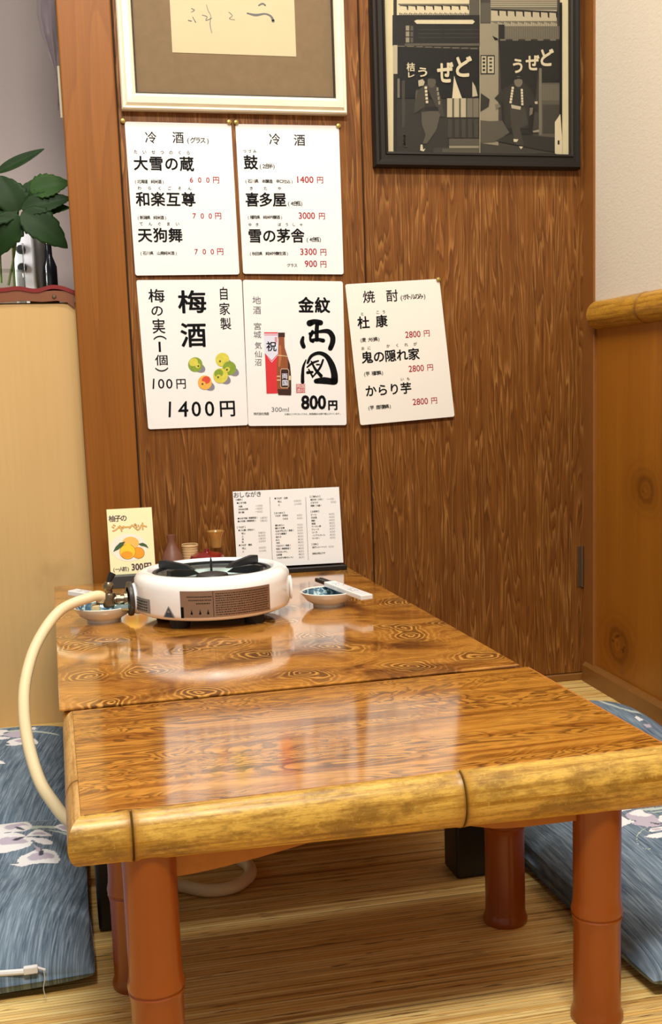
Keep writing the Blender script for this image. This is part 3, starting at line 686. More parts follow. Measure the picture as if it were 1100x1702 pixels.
s.cells('きたや', 415, 467, 316, 6); s.cells('喜多屋', 409, 475, 342.7, 22.5, 0, .018); s.cells('(4合瓶)', 476, 505, 342, 8.2); s.cells('(福岡県　純米吟醸酒)', 410, 470.5, 364, 6, 0, .012)
s.cells('ゆき', 413, 430, 376, 5.6); s.cells('ぼうしゃ', 462, 503, 376, 5.6); s.cells('雪の茅舎', 413.6, 505.5, 403, 22.5, 0, .018); s.cells('(4合瓶)', 507, 536, 402, 8.2); s.cells('(秋田県　純米吟醸生酒)', 413.6, 480.4, 424.5, 6, 0, .012); s.cells('グラス', 477, 494, 444, 6)
finish(s, 'lettering', IN[0])
for tx, x0, x1, yb in (('1400', 494, 521, 304), ('3000', 496.5, 523.5, 364), ('3300', 499, 526.5, 424), ('900', 506.5, 527, 444)): s.fit(tx, x0, x1, yb, 11, 0, .012)
for x0, yb in ((526.5, 304.5), (529.5, 364.5), (532, 424.5), (532, 444.5)): s.cells('円', x0, x0+11, yb, 11.4, 0, .008)
finish(s, 'price_lettering', IN[1]); close(s)
r_, s = sheet_root('plum wine menu sheet with green plums picture and 1400 yen', [(226.4, 465.5), (401.8, 464.5), (412.2, 706.6), (246.4, 713.6)], M['paper'])
for ch, a, b_, c, d, o in (('梅', 247, 274, 480.5, 502.7, .012), ('の', 252, 271, 509, 525, .012), ('実', 254, 275, 530, 554.5, .012), ('︵', 255, 277, 558, 565, .01), ('1', 264, 267.6, 568, 585, 0), ('個', 258, 279, 590, 607.5, .01), ('︶', 258, 280, 611, 618, .01),
    ('梅', 296.4, 343.6, 482.7, 521, .02), ('酒', 301, 343.6, 537, 577.5, .02), ('自', 366, 378.5, 477, 498.7, .01), ('家', 365, 382.5, 503, 523.6, .01), ('製', 366.5, 384.5, 528, 548, .008)): s.glyph(ch, a, b_, c, d, 0, o)
s.fit('1', 253.5, 256, 646.5, 17, 0, .004, .1); s.fit('0', 263, 273.5, 646, 16, 0, .006); s.fit('0', 276.5, 287, 646, 16, 0, .006); s.cells('円', 293, 309.5, 646, 17, 0, .008)
s.fit('1', 280, 283.6, 693.6, 26, 0, .01, .08); s.fit('4', 296, 313, 693, 26, 0, .012, .05); s.fit('0', 319, 334.5, 692.5, 25, 0, .012); s.fit('0', 341, 356.5, 692, 25, 0, .012); s.cells('円', 366, 391, 692, 27, 0, .014)
finish(s, 'lettering', IN[0])
pl = [simple('plum_shade', rgb(128, 126, 136), .5), simple('plum_green', rgb(126, 152, 44), .5, .4, 0, 0, .25, 160), simple('plum_yellow', rgb(206, 196, 72), .5, .4, 0, 0, .2, 160), simple('plum_orange', rgb(228, 168, 72), .5, .4, 0, 0, .2, 160), simple('plum_red', rgb(208, 72, 52), .5, .4, 0, 0, .25, 160), simple('plum_dark', rgb(90, 84, 30), .5)]
for i, (cx, cy, r, a, c) in enumerate(((324.5, 606, 12, 1, 2), (369.5, 598, 11.5, 2, 2), (381, 612, 11.3, 1, 1), (366.4, 624.5, 12.3, 2, 1), (340.4, 635.8, 11.6, 3, 4))):
    L = .0004+i*.00012
    s.oval(cx+6, cy+5, r*.95, r*.62, 0, L, .5); s.oval(cx, cy, r, r*1.02, a, L+.00003); s.oval(cx+(-3 if a != 3 else 2), cy-4, r*.62, r*.55, c, L+.00006, -.4)
    s.oval(cx+(4 if i == 0 else -3), cy+2, 4.2, 4, 2 if a != 3 else 3, L+.00007); s.oval(cx+(5 if i == 0 else -4), cy+2.5, 1.7, 1.9, 5, L+.00009)
finish(s, 'plum_picture', pl, True)['label'] = 'printed picture of five green and red plums'; close(s)
r_, s = sheet_root('local sake poster sheet with bottle picture, bold brush writing and 800 yen', [(403.5, 465), (569.6, 467.7), (576, 706.5), (412.7, 708)], M['paper'], .0075, .002)
Z4 = lambda x, y: (395+x/5.641, 450+y/5.641)
for ch, a, b_, c, d in (('地', 419.5, 433.6, 492.5, 505), ('酒', 420.7, 433.6, 509, 522), ('宮', 422, 434, 536.5, 548), ('城', 421.6, 434, 550, 562), ('気', 423.5, 435, 568.5, 580), ('仙', 423, 435, 583, 594), ('沼', 423.5, 434.5, 596.5, 608)): s.glyph(ch, a, b_, c, d, 1, .004)
s.cells('金紋', 497, 547.5, 519, 25, 0, .03)
def zs(pts, ws): s.stroke([Z4(*p) for p in pts], [w_/5.641 for w_ in ws])
zs([(675, 492), (720, 478), (775, 488)], [62, 48, 52]); zs([(745, 500), (740, 560), (742, 650)], [38, 40, 34]); zs([(612, 625), (603, 670), (618, 712)], [26, 42, 40])
zs([(675, 590), (760, 572), (845, 568), (885, 610), (890, 665), (868, 728)], [26, 28, 46, 50, 50, 46]); zs([(680, 600), (682, 650), (705, 665)], [24, 24, 26]); zs([(690, 655), (745, 645), (800, 655)], [34, 32, 40]); zs([(700, 570), (690, 610)], [30, 22])
zs([(640, 835), (615, 900), (608, 980), (608, 1045)], [10, 24, 32, 34]); zs([(655, 865), (690, 800), (760, 772), (830, 800), (880, 880), (905, 970), (905, 1035)], [22, 30, 34, 42, 58, 62, 70]); zs([(735, 1035), (810, 1030), (900, 1042)], [46, 66, 58])
zs([(650, 905), (700, 865), (755, 845)], [14, 22, 16]); zs([(690, 850), (725, 920), (780, 985)], [14, 24, 34]); zs([(800, 835), (770, 910), (700, 1000)], [18, 22, 12]); zs([(655, 955), (700, 950)], [30, 22]); zs([(665, 925), (700, 990)], [14, 18]); zs([(740, 880), (765, 880)], [16, 14])
s.fit('800', 500.5, 542, 681, 24, 0, .035); s.cells('円', 544.5, 561.5, 681, 16, 0, .045)
s.fit('300ml', 451.4, 480, 684.6, 7.6, 1); s.cells('株式会社角星', 421.6, 447, 690, 4.6, 1); s.cells('お酒は二十才になってから。飲酒運転は法律で禁止されています。', 473, 567, 690, 3.2, 1)
finish(s, 'lettering', [M['ink'], M['grey']])
L = .0006
bx = [simple('gift_red', rgb(206, 44, 50), .4), simple('gift_lilac', rgb(212, 212, 228), .4), simple('bottle_brown', rgb(140, 76, 42), .35, .5, 0, 0, .2, 220), simple('bottle_dark', rgb(56, 28, 20), .35), simple('bottle_cream', rgb(214, 190, 150), .4), M['ink'], simple('bottle_amber', rgb(178, 104, 60), .35)]
def zp(pts, mi, l): s.poly([Z4(*p) for p in pts][::-1], mi, l)
zp([(247, 577), (375, 577), (375, 1150), (270, 1152)], 0, L); zp([(248, 590), (375, 590), (375, 600), (248, 600)], 1, L+.00003); zp([(248, 606), (378, 606), (378, 790), (318, 860), (255, 780)], 1, L+.00003); zp([(253, 772), (318, 842), (376, 778), (376, 788), (318, 852), (254, 782)], 0, L+.00006)
zp([(378, 580), (441, 580), (441, 620), (436, 628), (440, 720), (465, 800), (490, 880), (500, 990), (502, 1150), (490, 1168), (380, 1165), (368, 1100), (366, 880), (378, 780), (382, 640), (378, 622)], 2, L+.0001)
zp([(388, 700), (405, 700), (410, 820), (395, 900), (380, 900)], 6, L+.00013); zp([(378, 580), (441, 580), (441, 622), (378, 622)], 3, L+.00013); zp([(470, 830), (490, 880), (500, 990), (502, 1150), (490, 1168), (472, 1166)], 3, L+.00013); zp([(372, 1110), (500, 1110), (500, 1168), (380, 1165)], 3, L+.00014)
zp([(366, 985), (398, 985), (398, 995), (366, 995)], 4, L+.00015); zp([(366, 1020), (398, 1020), (398, 1030), (366, 1030)], 4, L+.00015); zp([(478, 985), (498, 985), (498, 1025), (478, 1025)], 4, L+.00015); zp([(372, 788), (440, 796), (470, 803), (470, 808), (440, 802), (372, 796)], 4, L+.00016)
zp([(408, 918), (468, 918), (480, 935), (480, 1085), (465, 1100), (412, 1100), (400, 1085), (400, 935)], 4, L+.00016); zp([(410, 923), (466, 923), (476, 938), (476, 1082), (463, 1095), (414, 1095), (404, 1082), (404, 938)], 3, L+.00018)
s.lift = L+.0002
for ch, a, b_, c, d in (('両', 415, 468, 965, 1015), ('国', 418, 470, 1025, 1078)): p0 = Z4(a, c); p1 = Z4(b_, d); s.glyph(ch, p0[0], p1[0], p0[1], p1[1], 1, .02)
s.glyph('祝', 442.5, 459.5, 567.5, 584, 5, .018); p0 = Z4(345, 620); p1 = Z4(372, 690); s.glyph('寿', p0[0], p1[0], p0[1], p1[1], 0, .0)
finish(s, 'sake_picture', bx, True)['label'] = 'printed picture of brown bottle beside red gift box'
s.lift = .0006
zp([(547, 1062), (632, 1060), (632, 1142), (548, 1145)], 0, .0006); s.lift = .0008
for i, ch in enumerate('両国酒印'): p0 = Z4(551+(i % 2)*42, 1065+(i//2)*40); p1 = Z4(588+(i % 2)*42, 1100+(i//2)*40); s.glyph(ch, p0[0], p1[0], p0[1], p1[1], 1, .0)
finish(s, 'seal', [simple('seal_red', rgb(190, 64, 60), .5), M['paper']]); close(s)
r_, s = sheet_root('tilted cream shochu menu sheet with three 2800 yen prices', [(573.4, 472.5), (730, 463.5), (755.5, 692.3), (598.8, 706.8)], M['cream'], .010, .002)
s.cells('焼', 604, 623, 503.5, 20, 0, .008); s.cells('酎', 643.5, 661, 501.5, 19.5, 0, .008); s.cells('(ボトルのみ)', 663, 710, 499, 9.4)
s.cells('と', 599.5, 605, 524.5, 5.5); s.cells('こう', 625, 640.5, 522, 5.8); s.cells('杜', 595.7, 613.7, 546.4, 20, 0, .018); s.cells('康', 625.3, 644, 543.8, 19.5, 0, .018); s.cells('(麦　大分県)', 597, 633, 568.9, 7, 0, .012)
s.cells('おに', 600.7, 616, 582, 5.6); s.cells('かくれが', 642.5, 693, 578, 5.8); s.cells('鬼の隠れ家', 602, 697.5, 603.9, 19, 0, .018); s.cells('(芋　福岡県)', 603, 639, 625.2, 7, 0, .012)
s.cells('いも', 666, 681, 633, 5.4); s.cells('からり芋', 608.7, 684, 659.2, 18.5, 0, .018); s.cells('(芋　鹿児島県)', 610, 652, 681.6, 7, 0, .012)
finish(s, 'lettering', IN[0])
for x0, yb in ((673.6, 561.8), (679.3, 618.5), (686, 673.6)): s.fit('2800', x0, x0+25.5, yb, 10.6, 0, .008); s.cells('円', x0+30.5, x0+41, yb-2.4, 11, 0, .006)
finish(s, 'price_lettering', IN[1]); close(s)

for (u, v, lab) in ((204, 201, 'brass pushpin beside post at the top left corner of the sheets'), (381, 203, 'brass pushpin at top right corner of upper left menu sheet'), (392.5, 203.5, 'dark brass pushpin at top left corner of 1400 yen sheet'), (562.5, 209, 'brass pushpin at top right corner of 1400 yen sheet'), (728.5, 464.5, 'brass pushpin holding the tilted cream menu sheet')):
    p = onY(u, v, -.004)
    o = MB().lathe([(.0014, .004), (.0014, -.002), (.0042, -.0022), (.0050, -.004), (.0042, -.0060), (0, -.0070)], (p.x, 0, p.z), 20, rot=Matrix.Rotation(-PI/2, 3, 'X') @ Matrix.Identity(3)).build('pushpin', M['brass'])
    tag(o, lab, 'pushpin', 'brass pushpins in the wooden wall')
# hinge leaf at the corner
hp0 = onY(966, 975, 0); t = thing('door_hinge', 'narrow steel hinge in the corner beside the knotty wainscot', 'hinge', (hp0.x, 0, hp0.z))
MB().bbox(-.010, .0, -.0020, 0, 0, .094, .0006, 1).build('leaf', M['nickel'], t)
MB().lathe([(0, 0), (.0028, 0), (.0028, .094), (0, .094)], (.001, -.003, 0), 14).build('barrel', M['nickel'], t)

# ------------------------------------------------------------------ cushions
GN = 2.6
def in_poly(px, py, poly):
    c = np.zeros(px.shape, bool); n = len(poly)
    for i in range(n):
        x0, y0 = poly[i]; x1, y1 = poly[(i+1) % n]
        if y0 == y1: continue
        h = ((y0 > py) != (y1 > py)) & (px < (x1-x0)*(py-y0)/(y1-y0)+x0); c ^= h
    return c
WHT, LIL, GRN, INK = (.84, .82, .80), (.50, .44, .52), (.50, .58, .50), (.030, .040, .065)
def cushion(label, cx, cy, hx, hy, t, rz, prints, seed, cloth='fabric'):
    root = thing('floor_cushion', label, 'floor cushion', (cx, cy, 0), rz, 'blue iris print floor cushions')
    n = 230; u = np.linspace(-1, 1, n); U, Vv = np.meshgrid(u, u, indexing='ij')
    U = np.sign(U)*(1-(1-np.abs(U))**1.15); Vv = np.sign(Vv)*(1-(1-np.abs(Vv))**1.15)
    rs = np.random.RandomState(seed)
    f = np.clip((1-np.abs(U)**4.5)*(1-np.abs(Vv)**4.5), 0, 1)**.42
    wav = sum(.0025*np.sin(U*a+Vv*b_+c) for a, b_, c in rs.uniform(-5, 5, (5, 3)))
    X = U*hx*(1-.018*(1-Vv**2)*0-.012*np.abs(Vv)**6); Y = Vv*hy*(1-.012*np.abs(U)**6)
    X = X*(1-.02*np.cos(Vv*PI/2)*(np.abs(U) > .98)); 
    seam = .30*t
    Zt = seam+(t-seam)*f*(1+.05*np.cos(U*2)*np.cos(Vv*2))+wav*f; Zb = seam*(1-f**.6)+.0005
    vs = np.concatenate([np.stack([X, Y, Zt], -1).reshape(-1, 3), np.stack([X, Y, Zb], -1).reshape(-1, 3)])
    idx = np.arange(n*n).reshape(n, n)
    a = np.stack([idx[:-1, :-1], idx[1:, :-1], idx[1:, 1:], idx[:-1, 1:]], -1).reshape(-1, 4)
    bt = a[:, ::-1]+n*n
    rim = np.concatenate([idx[0, :], idx[1:, -1], idx[-1, ::-1][1:], idx[::-1, 0][1:-1]])
    rr = np.stack([rim, np.roll(rim, -1), np.roll(rim, -1)+n*n, rim+n*n], -1)
    me = bpy.data.meshes.new('cover'); me.from_pydata(vs.tolist(), [], np.concatenate([a, bt, rr]).tolist())
    me.polygons.foreach_set('use_smooth', [True]*len(me.polygons))
    col = np.zeros((len(vs), 4), np.float32); wx = X.reshape(-1); wy = Y.reshape(-1); sub = col[:n*n]
    c_, s_ = math.cos(-rz), math.sin(-rz)
    for poly, ink in prints:
        pp = [((x-cx)*c_-(y-cy)*s_, (x-cx)*s_+(y-cy)*c_) for x, y in poly]
        k = in_poly(wx, wy, pp); sub[k, :3] = ink; sub[k, 3] = 1
    at = me.color_attributes.new('print', 'FLOAT_COLOR', 'POINT'); at.data.foreach_set('color', col.reshape(-1))
    me.materials.append(M[cloth]); me.update()
    o = bpy.data.objects.new('cover', me); COL.objects.link(o); o.parent = root
    # seam piping
    return root
def smooth(pts, n=5):
    P = [V3((a, b_, 0)) for a, b_ in pts]; P = P+[P[0], P[1], P[2]]; q = spline(P, n); m_ = len(pts)
    return [(p.x, p.y) for p in q[n:n*(m_+1)]]
def pxs(pts, z=.06): return [tuple(onZ(u, v, z)[:2]) for u, v in smooth(pts)]
ZL = lambda pts: [(x/6.55, 1190+y/6.55) for x, y in pts]
ZR = lambda pts: [(980+x/9.167, 1300+y/9.167) for x, y in pts]
nearL = [(pxs(ZL([(250, 1105), (430, 1062), (560, 1072), (400, 1095), (270, 1118)]), .06), GRN),
    (pxs(ZL([(330, 1190), (600, 1165), (600, 1190), (460, 1205), (330, 1222)])), GRN), (pxs(ZL([(480, 1215), (780, 1205), (800, 1235), (620, 1225)])), GRN),
    (pxs(ZL([(590, 1175), (680, 1120), (750, 1160), (770, 1190), (680, 1200)])), WHT), (pxs(ZL([(640, 1165), (690, 1140), (740, 1170), (690, 1185)])), LIL),
    (pxs(ZL([(-160, 1120), (0, 1110), (250, 1105), (340, 1165), (330, 1220), (250, 1250), (120, 1262), (-160, 1265)])), WHT), (pxs(ZL([(60, 1185), (180, 1155), (260, 1150), (310, 1185), (240, 1180), (150, 1225), (60, 1230)])), LIL),
    (pxs(ZL([(-180, 1290), (0, 1275), (200, 1265), (330, 1320), (340, 1365), (240, 1410), (130, 1440), (0, 1468), (-180, 1460)])), WHT), (pxs(ZL([(0, 1330), (100, 1310), (220, 1310), (300, 1345), (150, 1375), (0, 1385)])), LIL),
    (pxs(ZL([(290, 1290), (400, 1220), (500, 1235), (570, 1262), (480, 1280), (380, 1285)])), WHT), (pxs(ZL([(300, 1300), (420, 1300), (500, 1295), (580, 1320), (520, 1350), (400, 1342)])), WHT), (pxs(ZL([(340, 1270), (420, 1245), (500, 1255), (420, 1272)])), LIL),
    (pxs(ZL([(180, 1530), (220, 1480), (290, 1450), (400, 1400), (570, 1390), (640, 1440), (620, 1500), (480, 1520), (340, 1550), (230, 1585), (110, 1570), (200, 1555)])), WHT), (pxs(ZL([(300, 1480), (400, 1430), (540, 1420), (590, 1450), (480, 1480), (340, 1510)])), LIL), (pxs(ZL([(350, 1360), (430, 1385), (440, 1420), (390, 1420), (385, 1395)])), LIL),
    (pxs(ZL([(165, 1200), (210, 1200), (270, 1230), (250, 1240), (190, 1225)])), INK), (pxs(ZL([(130, 1335), (200, 1310), (270, 1300), (220, 1325), (170, 1340)])), INK), (pxs(ZL([(440, 1395), (475, 1420), (450, 1450), (415, 1450)])), INK)]
farL = [(pxs(ZL([(-80, 120), (60, 85), (220, 65), (100, 100), (-80, 135)])), GRN), (pxs(ZL([(60, 160), (220, 130), (320, 140), (620, 150), (600, 168), (330, 165), (100, 175)])), GRN),
    (pxs(ZL([(-120, 150), (60, 135), (80, 160), (40, 190), (60, 215), (-120, 230)])), WHT), (pxs(ZL([(30, 215), (90, 180), (220, 160), (240, 230), (150, 245), (70, 230)])), LIL), (pxs(ZL([(-120, 245), (0, 235), (110, 245), (60, 270), (-120, 290)])), WHT),
    (pxs(ZL([(75, 310), (110, 280), (200, 250), (360, 240), (420, 285), (380, 310), (250, 325), (150, 350), (50, 345), (110, 330)])), WHT), (pxs(ZL([(160, 290), (220, 265), (330, 265), (340, 290), (230, 305)])), LIL), (pxs(ZL([(325, 115), (370, 80), (395, 105), (370, 135)])), WHT), (pxs(ZL([(-60, 540), (0, 525), (60, 555), (0, 565), (-60, 560)])), WHT)]
nearR = [(pxs(ZR([(330, 210), (620, 205), (620, 250), (560, 275), (400, 265)]), .073), WHT), (pxs(ZR([(680, 230), (850, 180), (1100, 170), (1240, 190), (1100, 265), (900, 265)]), .073), WHT), (pxs(ZR([(790, 225), (920, 205), (1040, 215), (920, 238)]), .073), LIL), (pxs(ZR([(630, 275), (680, 250), (740, 265), (700, 290)]), .073), WHT),
    (pxs(ZR([(380, 310), (640, 320), (760, 375), (700, 410), (560, 440), (380, 470)]), .073), WHT), (pxs(ZR([(500, 345), (640, 340), (720, 370), (600, 390)]), .073), LIL),
    (pxs(ZR([(780, 370), (1100, 320), (1200, 330), (1100, 365), (850, 385)]), .073), GRN), (pxs(ZR([(760, 430), (1100, 390), (1240, 410), (900, 455)]), .073), GRN), (pxs(ZR([(890, 490), (1100, 455), (1240, 455), (1000, 490)]), .073), GRN),
    (pxs(ZR([(540, 520), (620, 460), (760, 425), (870, 490), (960, 520), (1060, 620), (1070, 680), (1110, 710), (900, 740), (760, 710), (640, 680), (700, 630), (600, 600)]), .073), LIL), (pxs(ZR([(600, 500), (680, 450), (770, 430), (850, 495), (940, 525), (860, 560), (700, 540)]), .073), WHT), (pxs(ZR([(380, 530), (480, 535), (600, 610), (690, 635), (600, 680), (480, 720), (380, 740)]), .073), WHT),
    (pxs(ZR([(1045, 570), (1100, 530), (1300, 520), (1300, 680), (1090, 670)]), .073), WHT), (pxs(ZR([(890, 800), (960, 750), (1100, 735), (1250, 750), (1100, 800), (960, 815)]), .073), WHT), (pxs(ZR([(820, 880), (920, 855), (1100, 825), (1250, 850), (1100, 905), (940, 905)]), .073), WHT), (pxs(ZR([(930, 780), (1020, 760), (1100, 775), (1000, 795)]), .073), LIL),
    (pxs(ZR([(900, 735), (820, 780), (745, 850), (725, 930), (790, 1020), (960, 1050), (820, 1040), (730, 980), (705, 900), (760, 800)]), .073), GRN), (pxs(ZR([(920, 660), (1000, 670), (1100, 695), (1000, 695)]), .073), INK)]
farR = [([tuple(onZ(u, v, .05)[:2]) for u, v in q], c) for q, c in (
    ([(988, 1164), (993, 1160), (991, 1165), (1006, 1177), (1030, 1186), (1060, 1190), (1030, 1189), (1004, 1181), (992, 1172)], GRN), ([(1035, 1190), (1060, 1187), (1068, 1191), (1050, 1193)], GRN), ([(1054, 1200), (1058, 1197), (1070, 1202), (1062, 1206)], WHT), ([(1068, 1209), (1080, 1207), (1084, 1212), (1074, 1214)], LIL))]
def moved(pr, dx, dy): return [([(x+dx, y+dy) for x, y in q], c) for q, c in pr]
cushion('near left blue floor cushion with white zipper, left of the bamboo edged table', -.305, -.905, .252, .235, .062, .03, nearL+moved(nearL, -.24, -.16), 3)
cushion('far left blue floor cushion against the pale plywood partition', -.335, -.405, .245, .285, .066, 0, farL+moved(nearL, -.26, .28), 5)
cushion('near right blue floor cushion beside the front right table leg', .792, -1.055, .250, .265, .070, .05, nearR, 8, 'fabric2')
cushion('far right blue floor cushion between the table and knotty wainscot', .770, -.545, .222, .238, .060, -.03, farR, 11, 'fabric2')
# zipper of the near left cushion (a part of it)
zr = [o for o in bpy.data.objects if o.name == 'floor_cushion'][0]
zpts = [onZ(u, v, .030) for u, v in ((-60, 1626), (-20, 1622), (20, 1619), (45, 1617))]
inv = Matrix.Translation(-V3(zr.location)); 
rot = Matrix.Rotation(-zr.rotation_euler.z, 4, 'Z')
loc = lambda p: rot @ (V3(p)-V3(zr.location))
off_ = V3((0, -.004, .004))
zo = MB().tube([loc(p+off_) for p in spline(zpts, 4)], .0035, 8).build('zipper', simple('white_tape', rgb(226, 224, 222), .6), zr)
b = MB(); p = loc(onZ(52, 1616, .030)+off_); b.bbox(p.x-.008, p.x+.008, p.y-.004, p.y+.003, p.z-.003, p.z+.006, .0015, 2); b.tube([p+V3((.005, 0, .004)), p+V3((.011, -.002, .002)), p+V3((.016, -.003, 0))], .0014, 8); b.build('slider', simple('white_tape', rgb(226, 224, 222), .6), zo)
p = p+V3((.014, -.003, 0)); MB().tube(spline([p, p+V3((.001, -.004, -.008)), p+V3((-.001, -.009, -.018)), p+V3((.001, -.012, -.028))], 4), .0005, 6).build('thread', simple('loose_thread', rgb(196, 190, 170), .8), zo)

# ------------------------------------------------------------------ gas stove
SX, SY = .166, -.462
t = thing('gas_stove', 'round white portable gas stove on the burl patterned table', 'stove', (SX, SY, HT))
MB().lathe([(.105, .015), (.122, .015), (.130, .019), (.1325, .026), (.1325, .064), (.1315, .073), (.127, .080), (.119, .084), (.110, .0850), (.104, .083), (.102, .077), (.1015, .060)], seg=72).build('body', M['white'], t, 60)
MB().lathe([(.1018, .0635), (.085, .058), (.066, .056), (.0, .056)], seg=48).build('inner_bowl', M['iron'], t)
MB().lathe([(.030, .064), (.045, .0615), (.060, .063), (.075, .069), (.078, .070), (.078, .0685), (.06, .0615), (.03, .060)], seg=48).build('drip_plate', M['chrome'], t)
MB().lathe([(0, .0755), (.016, .0755), (.026, .073), (.0285, .069), (.0285, .058)], seg=36).build('burner_cap', M['iron'], t)
b = MB()
b.lathe([(.094, .076), (.100, .076), (.1005, .0805), (.0945, .081), (.094, .076)], seg=64)
b.build('grate', M['iron'], t); g = t.children[-1]
g = [c for c in t.children if c.name.startswith('grate')][0]
for a in (35, 145, 222, 318):
    Mx = Matrix.Rotation(math.radians(a), 4, 'Z')
    b = MB(); vs = [(.034, -.0045, .078), (.048, -.0045, .0865), (.092, -.0045, .0935), (.103, -.0045, .0925), (.104, -.0045, .079), (.06, -.0045, .078)]
    n = len(vs); vv = [Mx @ V3(v) for v in vs]+[Mx @ V3((x, -y, z)) for x, y, z in vs]
    b.add(vv, [tuple(range(n)), tuple(range(2*n-1, n-1, -1))]+[(i, i+n, (i+1) % n+n, (i+1) % n) for i in range(n)])
    b.build('grate_arm', M['iron'], g)
MB().tube([(.002, .035, .07), (.002, .035, .092), (.002, .035, .096)], [.0022, .0018, .0008], 10).build('pin', M['iron'], g)
for a in (40, 140, 232, 305):
    x, y = .103*math.cos(math.radians(a)), .103*math.sin(math.radians(a))
    MB().lathe([(0, 0), (.0155, 0), (.017, .003), (.0165, .0165), (0, .0165)], (x, y, 0), 20).build('foot', simple('rubber', rgb(30, 26, 24), .7), t)
vw = math.atan2(SX, SY-CAM_O.y)               # direction of the front
def patch(a0, a1, z0, z1, r, name, mat, lift=.0006, pts=None, nseg=24):
    b = MB(); vs = []
    for i in range(nseg+1):
        a = math.radians(a0+(a1-a0)*i/nseg)-PI/2-vw
        for z in (z0, z1): vs.append(((r+lift)*math.cos(a), (r+lift)*math.sin(a), z))
    b.add(vs, [(2*i, 2*i+2, 2*i+3, 2*i+1) for i in range(nseg)], 0, True)
    return b.build(name, mat, t)
RB = .1325
pa = patch(-23.5, 44, .0225, .0660, RB, 'rating_plate', M['sticker']); pa['label'] = 'bronze foil instruction plate'
b = MB(); rr = RB+.0011
def arc(a0, a1, z0, z1):
    ns = max(1, int((a1-a0)/4)); vs = []
    for i in range(ns+1):
        a = math.radians(a0+(a1-a0)*i/ns)-PI/2-vw
        for z in (z0, z1): vs.append((rr*math.cos(a), rr*math.sin(a), z))
    b.add(vs, [(2*i, 2*i+2, 2*i+3, 2*i+1) for i in range(ns)])
rnd = random.Random(3)
for k in range(10):
    z = .0260+k*.0038; a = 1.5
    while a < 41:
        L = rnd.uniform(.5, 1.6); arc(a, min(a+L, 42), z, z+.0011); a += L+rnd.uniform(.3, .6)
arc(-.3, 0, .024, .065)
for k, (a0, a1) in enumerate(((-18.5, -2), (-17.5, -2.5), (-12, -2.5))):
    z = .056-k*.0055; a = a0
    while a < a1: L = rnd.uniform(.5, 1.3); arc(a, a+L, z, z+.0013); a += L+.35
for a in (-15.5, -9.5, -4): arc(a-.7, a+.7, .028, .031); arc(a-.35, a+.35, .031, .0335); arc(a-.15, a+.15, .0335, .036)
arc(-23.3, -21.2, .022, .040)
b.build('printed_text', M['ink'], pa)
pa = patch(-76, -51, .0245, .0480, RB, 'side_label', M['silver'])
rr = RB+.0011; b = MB()
for k in range(4):
    a = -72
    while a < -55: L = rnd.uniform(1, 2.6); arc(a, a+L, .028+k*.0047, .0295+k*.0047); a += L+.8
b.build('printed_text', M['ink'], pa)
b = MB()
def cyl(a, z, lift): a = math.radians(a)-PI/2-vw; return ((RB+lift)*math.cos(a), (RB+lift)*math.sin(a), z)
b.add([cyl(-38, .0220, .0008), cyl(-28, .0215, .0008), cyl(-33, .0410, .0008)], [(0, 1, 2)], 0); b.add([cyl(-36.6, .0230, .0011), cyl(-29.4, .0226, .0011), cyl(-33, .0375, .0011)], [(0, 1, 2)], 1); b.add([cyl(-34.3, .0300, .0014), cyl(-31.7, .0299, .0014), cyl(-33, .035, .0014)], [(0, 1, 2)], 0)
b.build('warning_label', [M['silver'], simple('dark_blue_ink', rgb(58, 66, 76), .5)], t)['label'] = 'triangular dark warning label'
RX = Matrix.Rotation(-PI/2, 3, 'Y') @ Matrix.Identity(3)     # lathe axis -> -x
aX = Matrix.Rotation(math.radians(8), 3, 'Z') @ RX
kb = MB().lathe([(.026, -.012), (.027, .002), (.025, .008), (.020, .010)], (-.128, -.004, .040), 32, rot=aX).build('control_knob', M['white'], t)
MB().lathe([(.0225, .009), (.0285, .009), (.0295, .013), (.0285, .016), (.020, .016)], (-.128, -.004, .040), 32, rot=aX).build('knob_ring', simple('dark_ring', rgb(62, 54, 48), .4), kb)
dent = MB().lathe([(0, .0), (.010, .0), (.014, .0015), (.015, .003)], (.128, -.030, .046), 24, rot=Matrix.Rotation(PI/2, 3, 'Y') @ Matrix.Identity(3), sx=1.4).build('side_recess', M['white'], t)
# gas cock between stove and hose
gx, gy, gz = SX-.1445, SY-.006, HT+.040
t = thing('gas_cock', 'nickel gas cock with black lever joining hose and stove', 'valve', (gx, gy, gz))
b = MB()
b.lathe([(.0, .0), (.013, 0), (.013, .005), (.008, .006), (.008, .012), (.0105, .012), (.0105, .018), (.007, .019), (.007, .022)], (0, 0, 0), 18, rot=RX)
b.lathe([(0, -.012), (.0095, -.012), (.011, -.009), (.011, .009), (.0095, .012), (0, .012)], (-.030, 0, 0), 18); b.lathe([(.006, .012), (.006, .018), (.0085, .019), (.0095, .025), (.006, .031), (0, .032)], (-.030, 0, 0), 16)
b.lathe([(0, .020), (.0085, .022), (.009, .038), (.0065, .039), (.0065, .052), (0, .052)], (0, 0, 0), 18, rot=RX)
b.build('body', M['nickel'], t)
b = MB(); b.tube([(-.030, 0, .028), (-.027, .002, .036), (-.022, .004, .045)], [.0035, .005, .0062], 12); b.build('lever', M['iron'], t)
MB().bbox(-.060, -.046, -.010, .010, -.022, -.006, .002, 2).build('clip', simple('ivory_plastic', rgb(224, 208, 156), .4), t)['label'] = 'ivory plastic clip'
b = MB().tube([(-.020, -.003, -.012), (-.008, -.010, -.013), (.002, -.014, -.012)], .006, 12); b.build('outlet', M['chrome'], t)
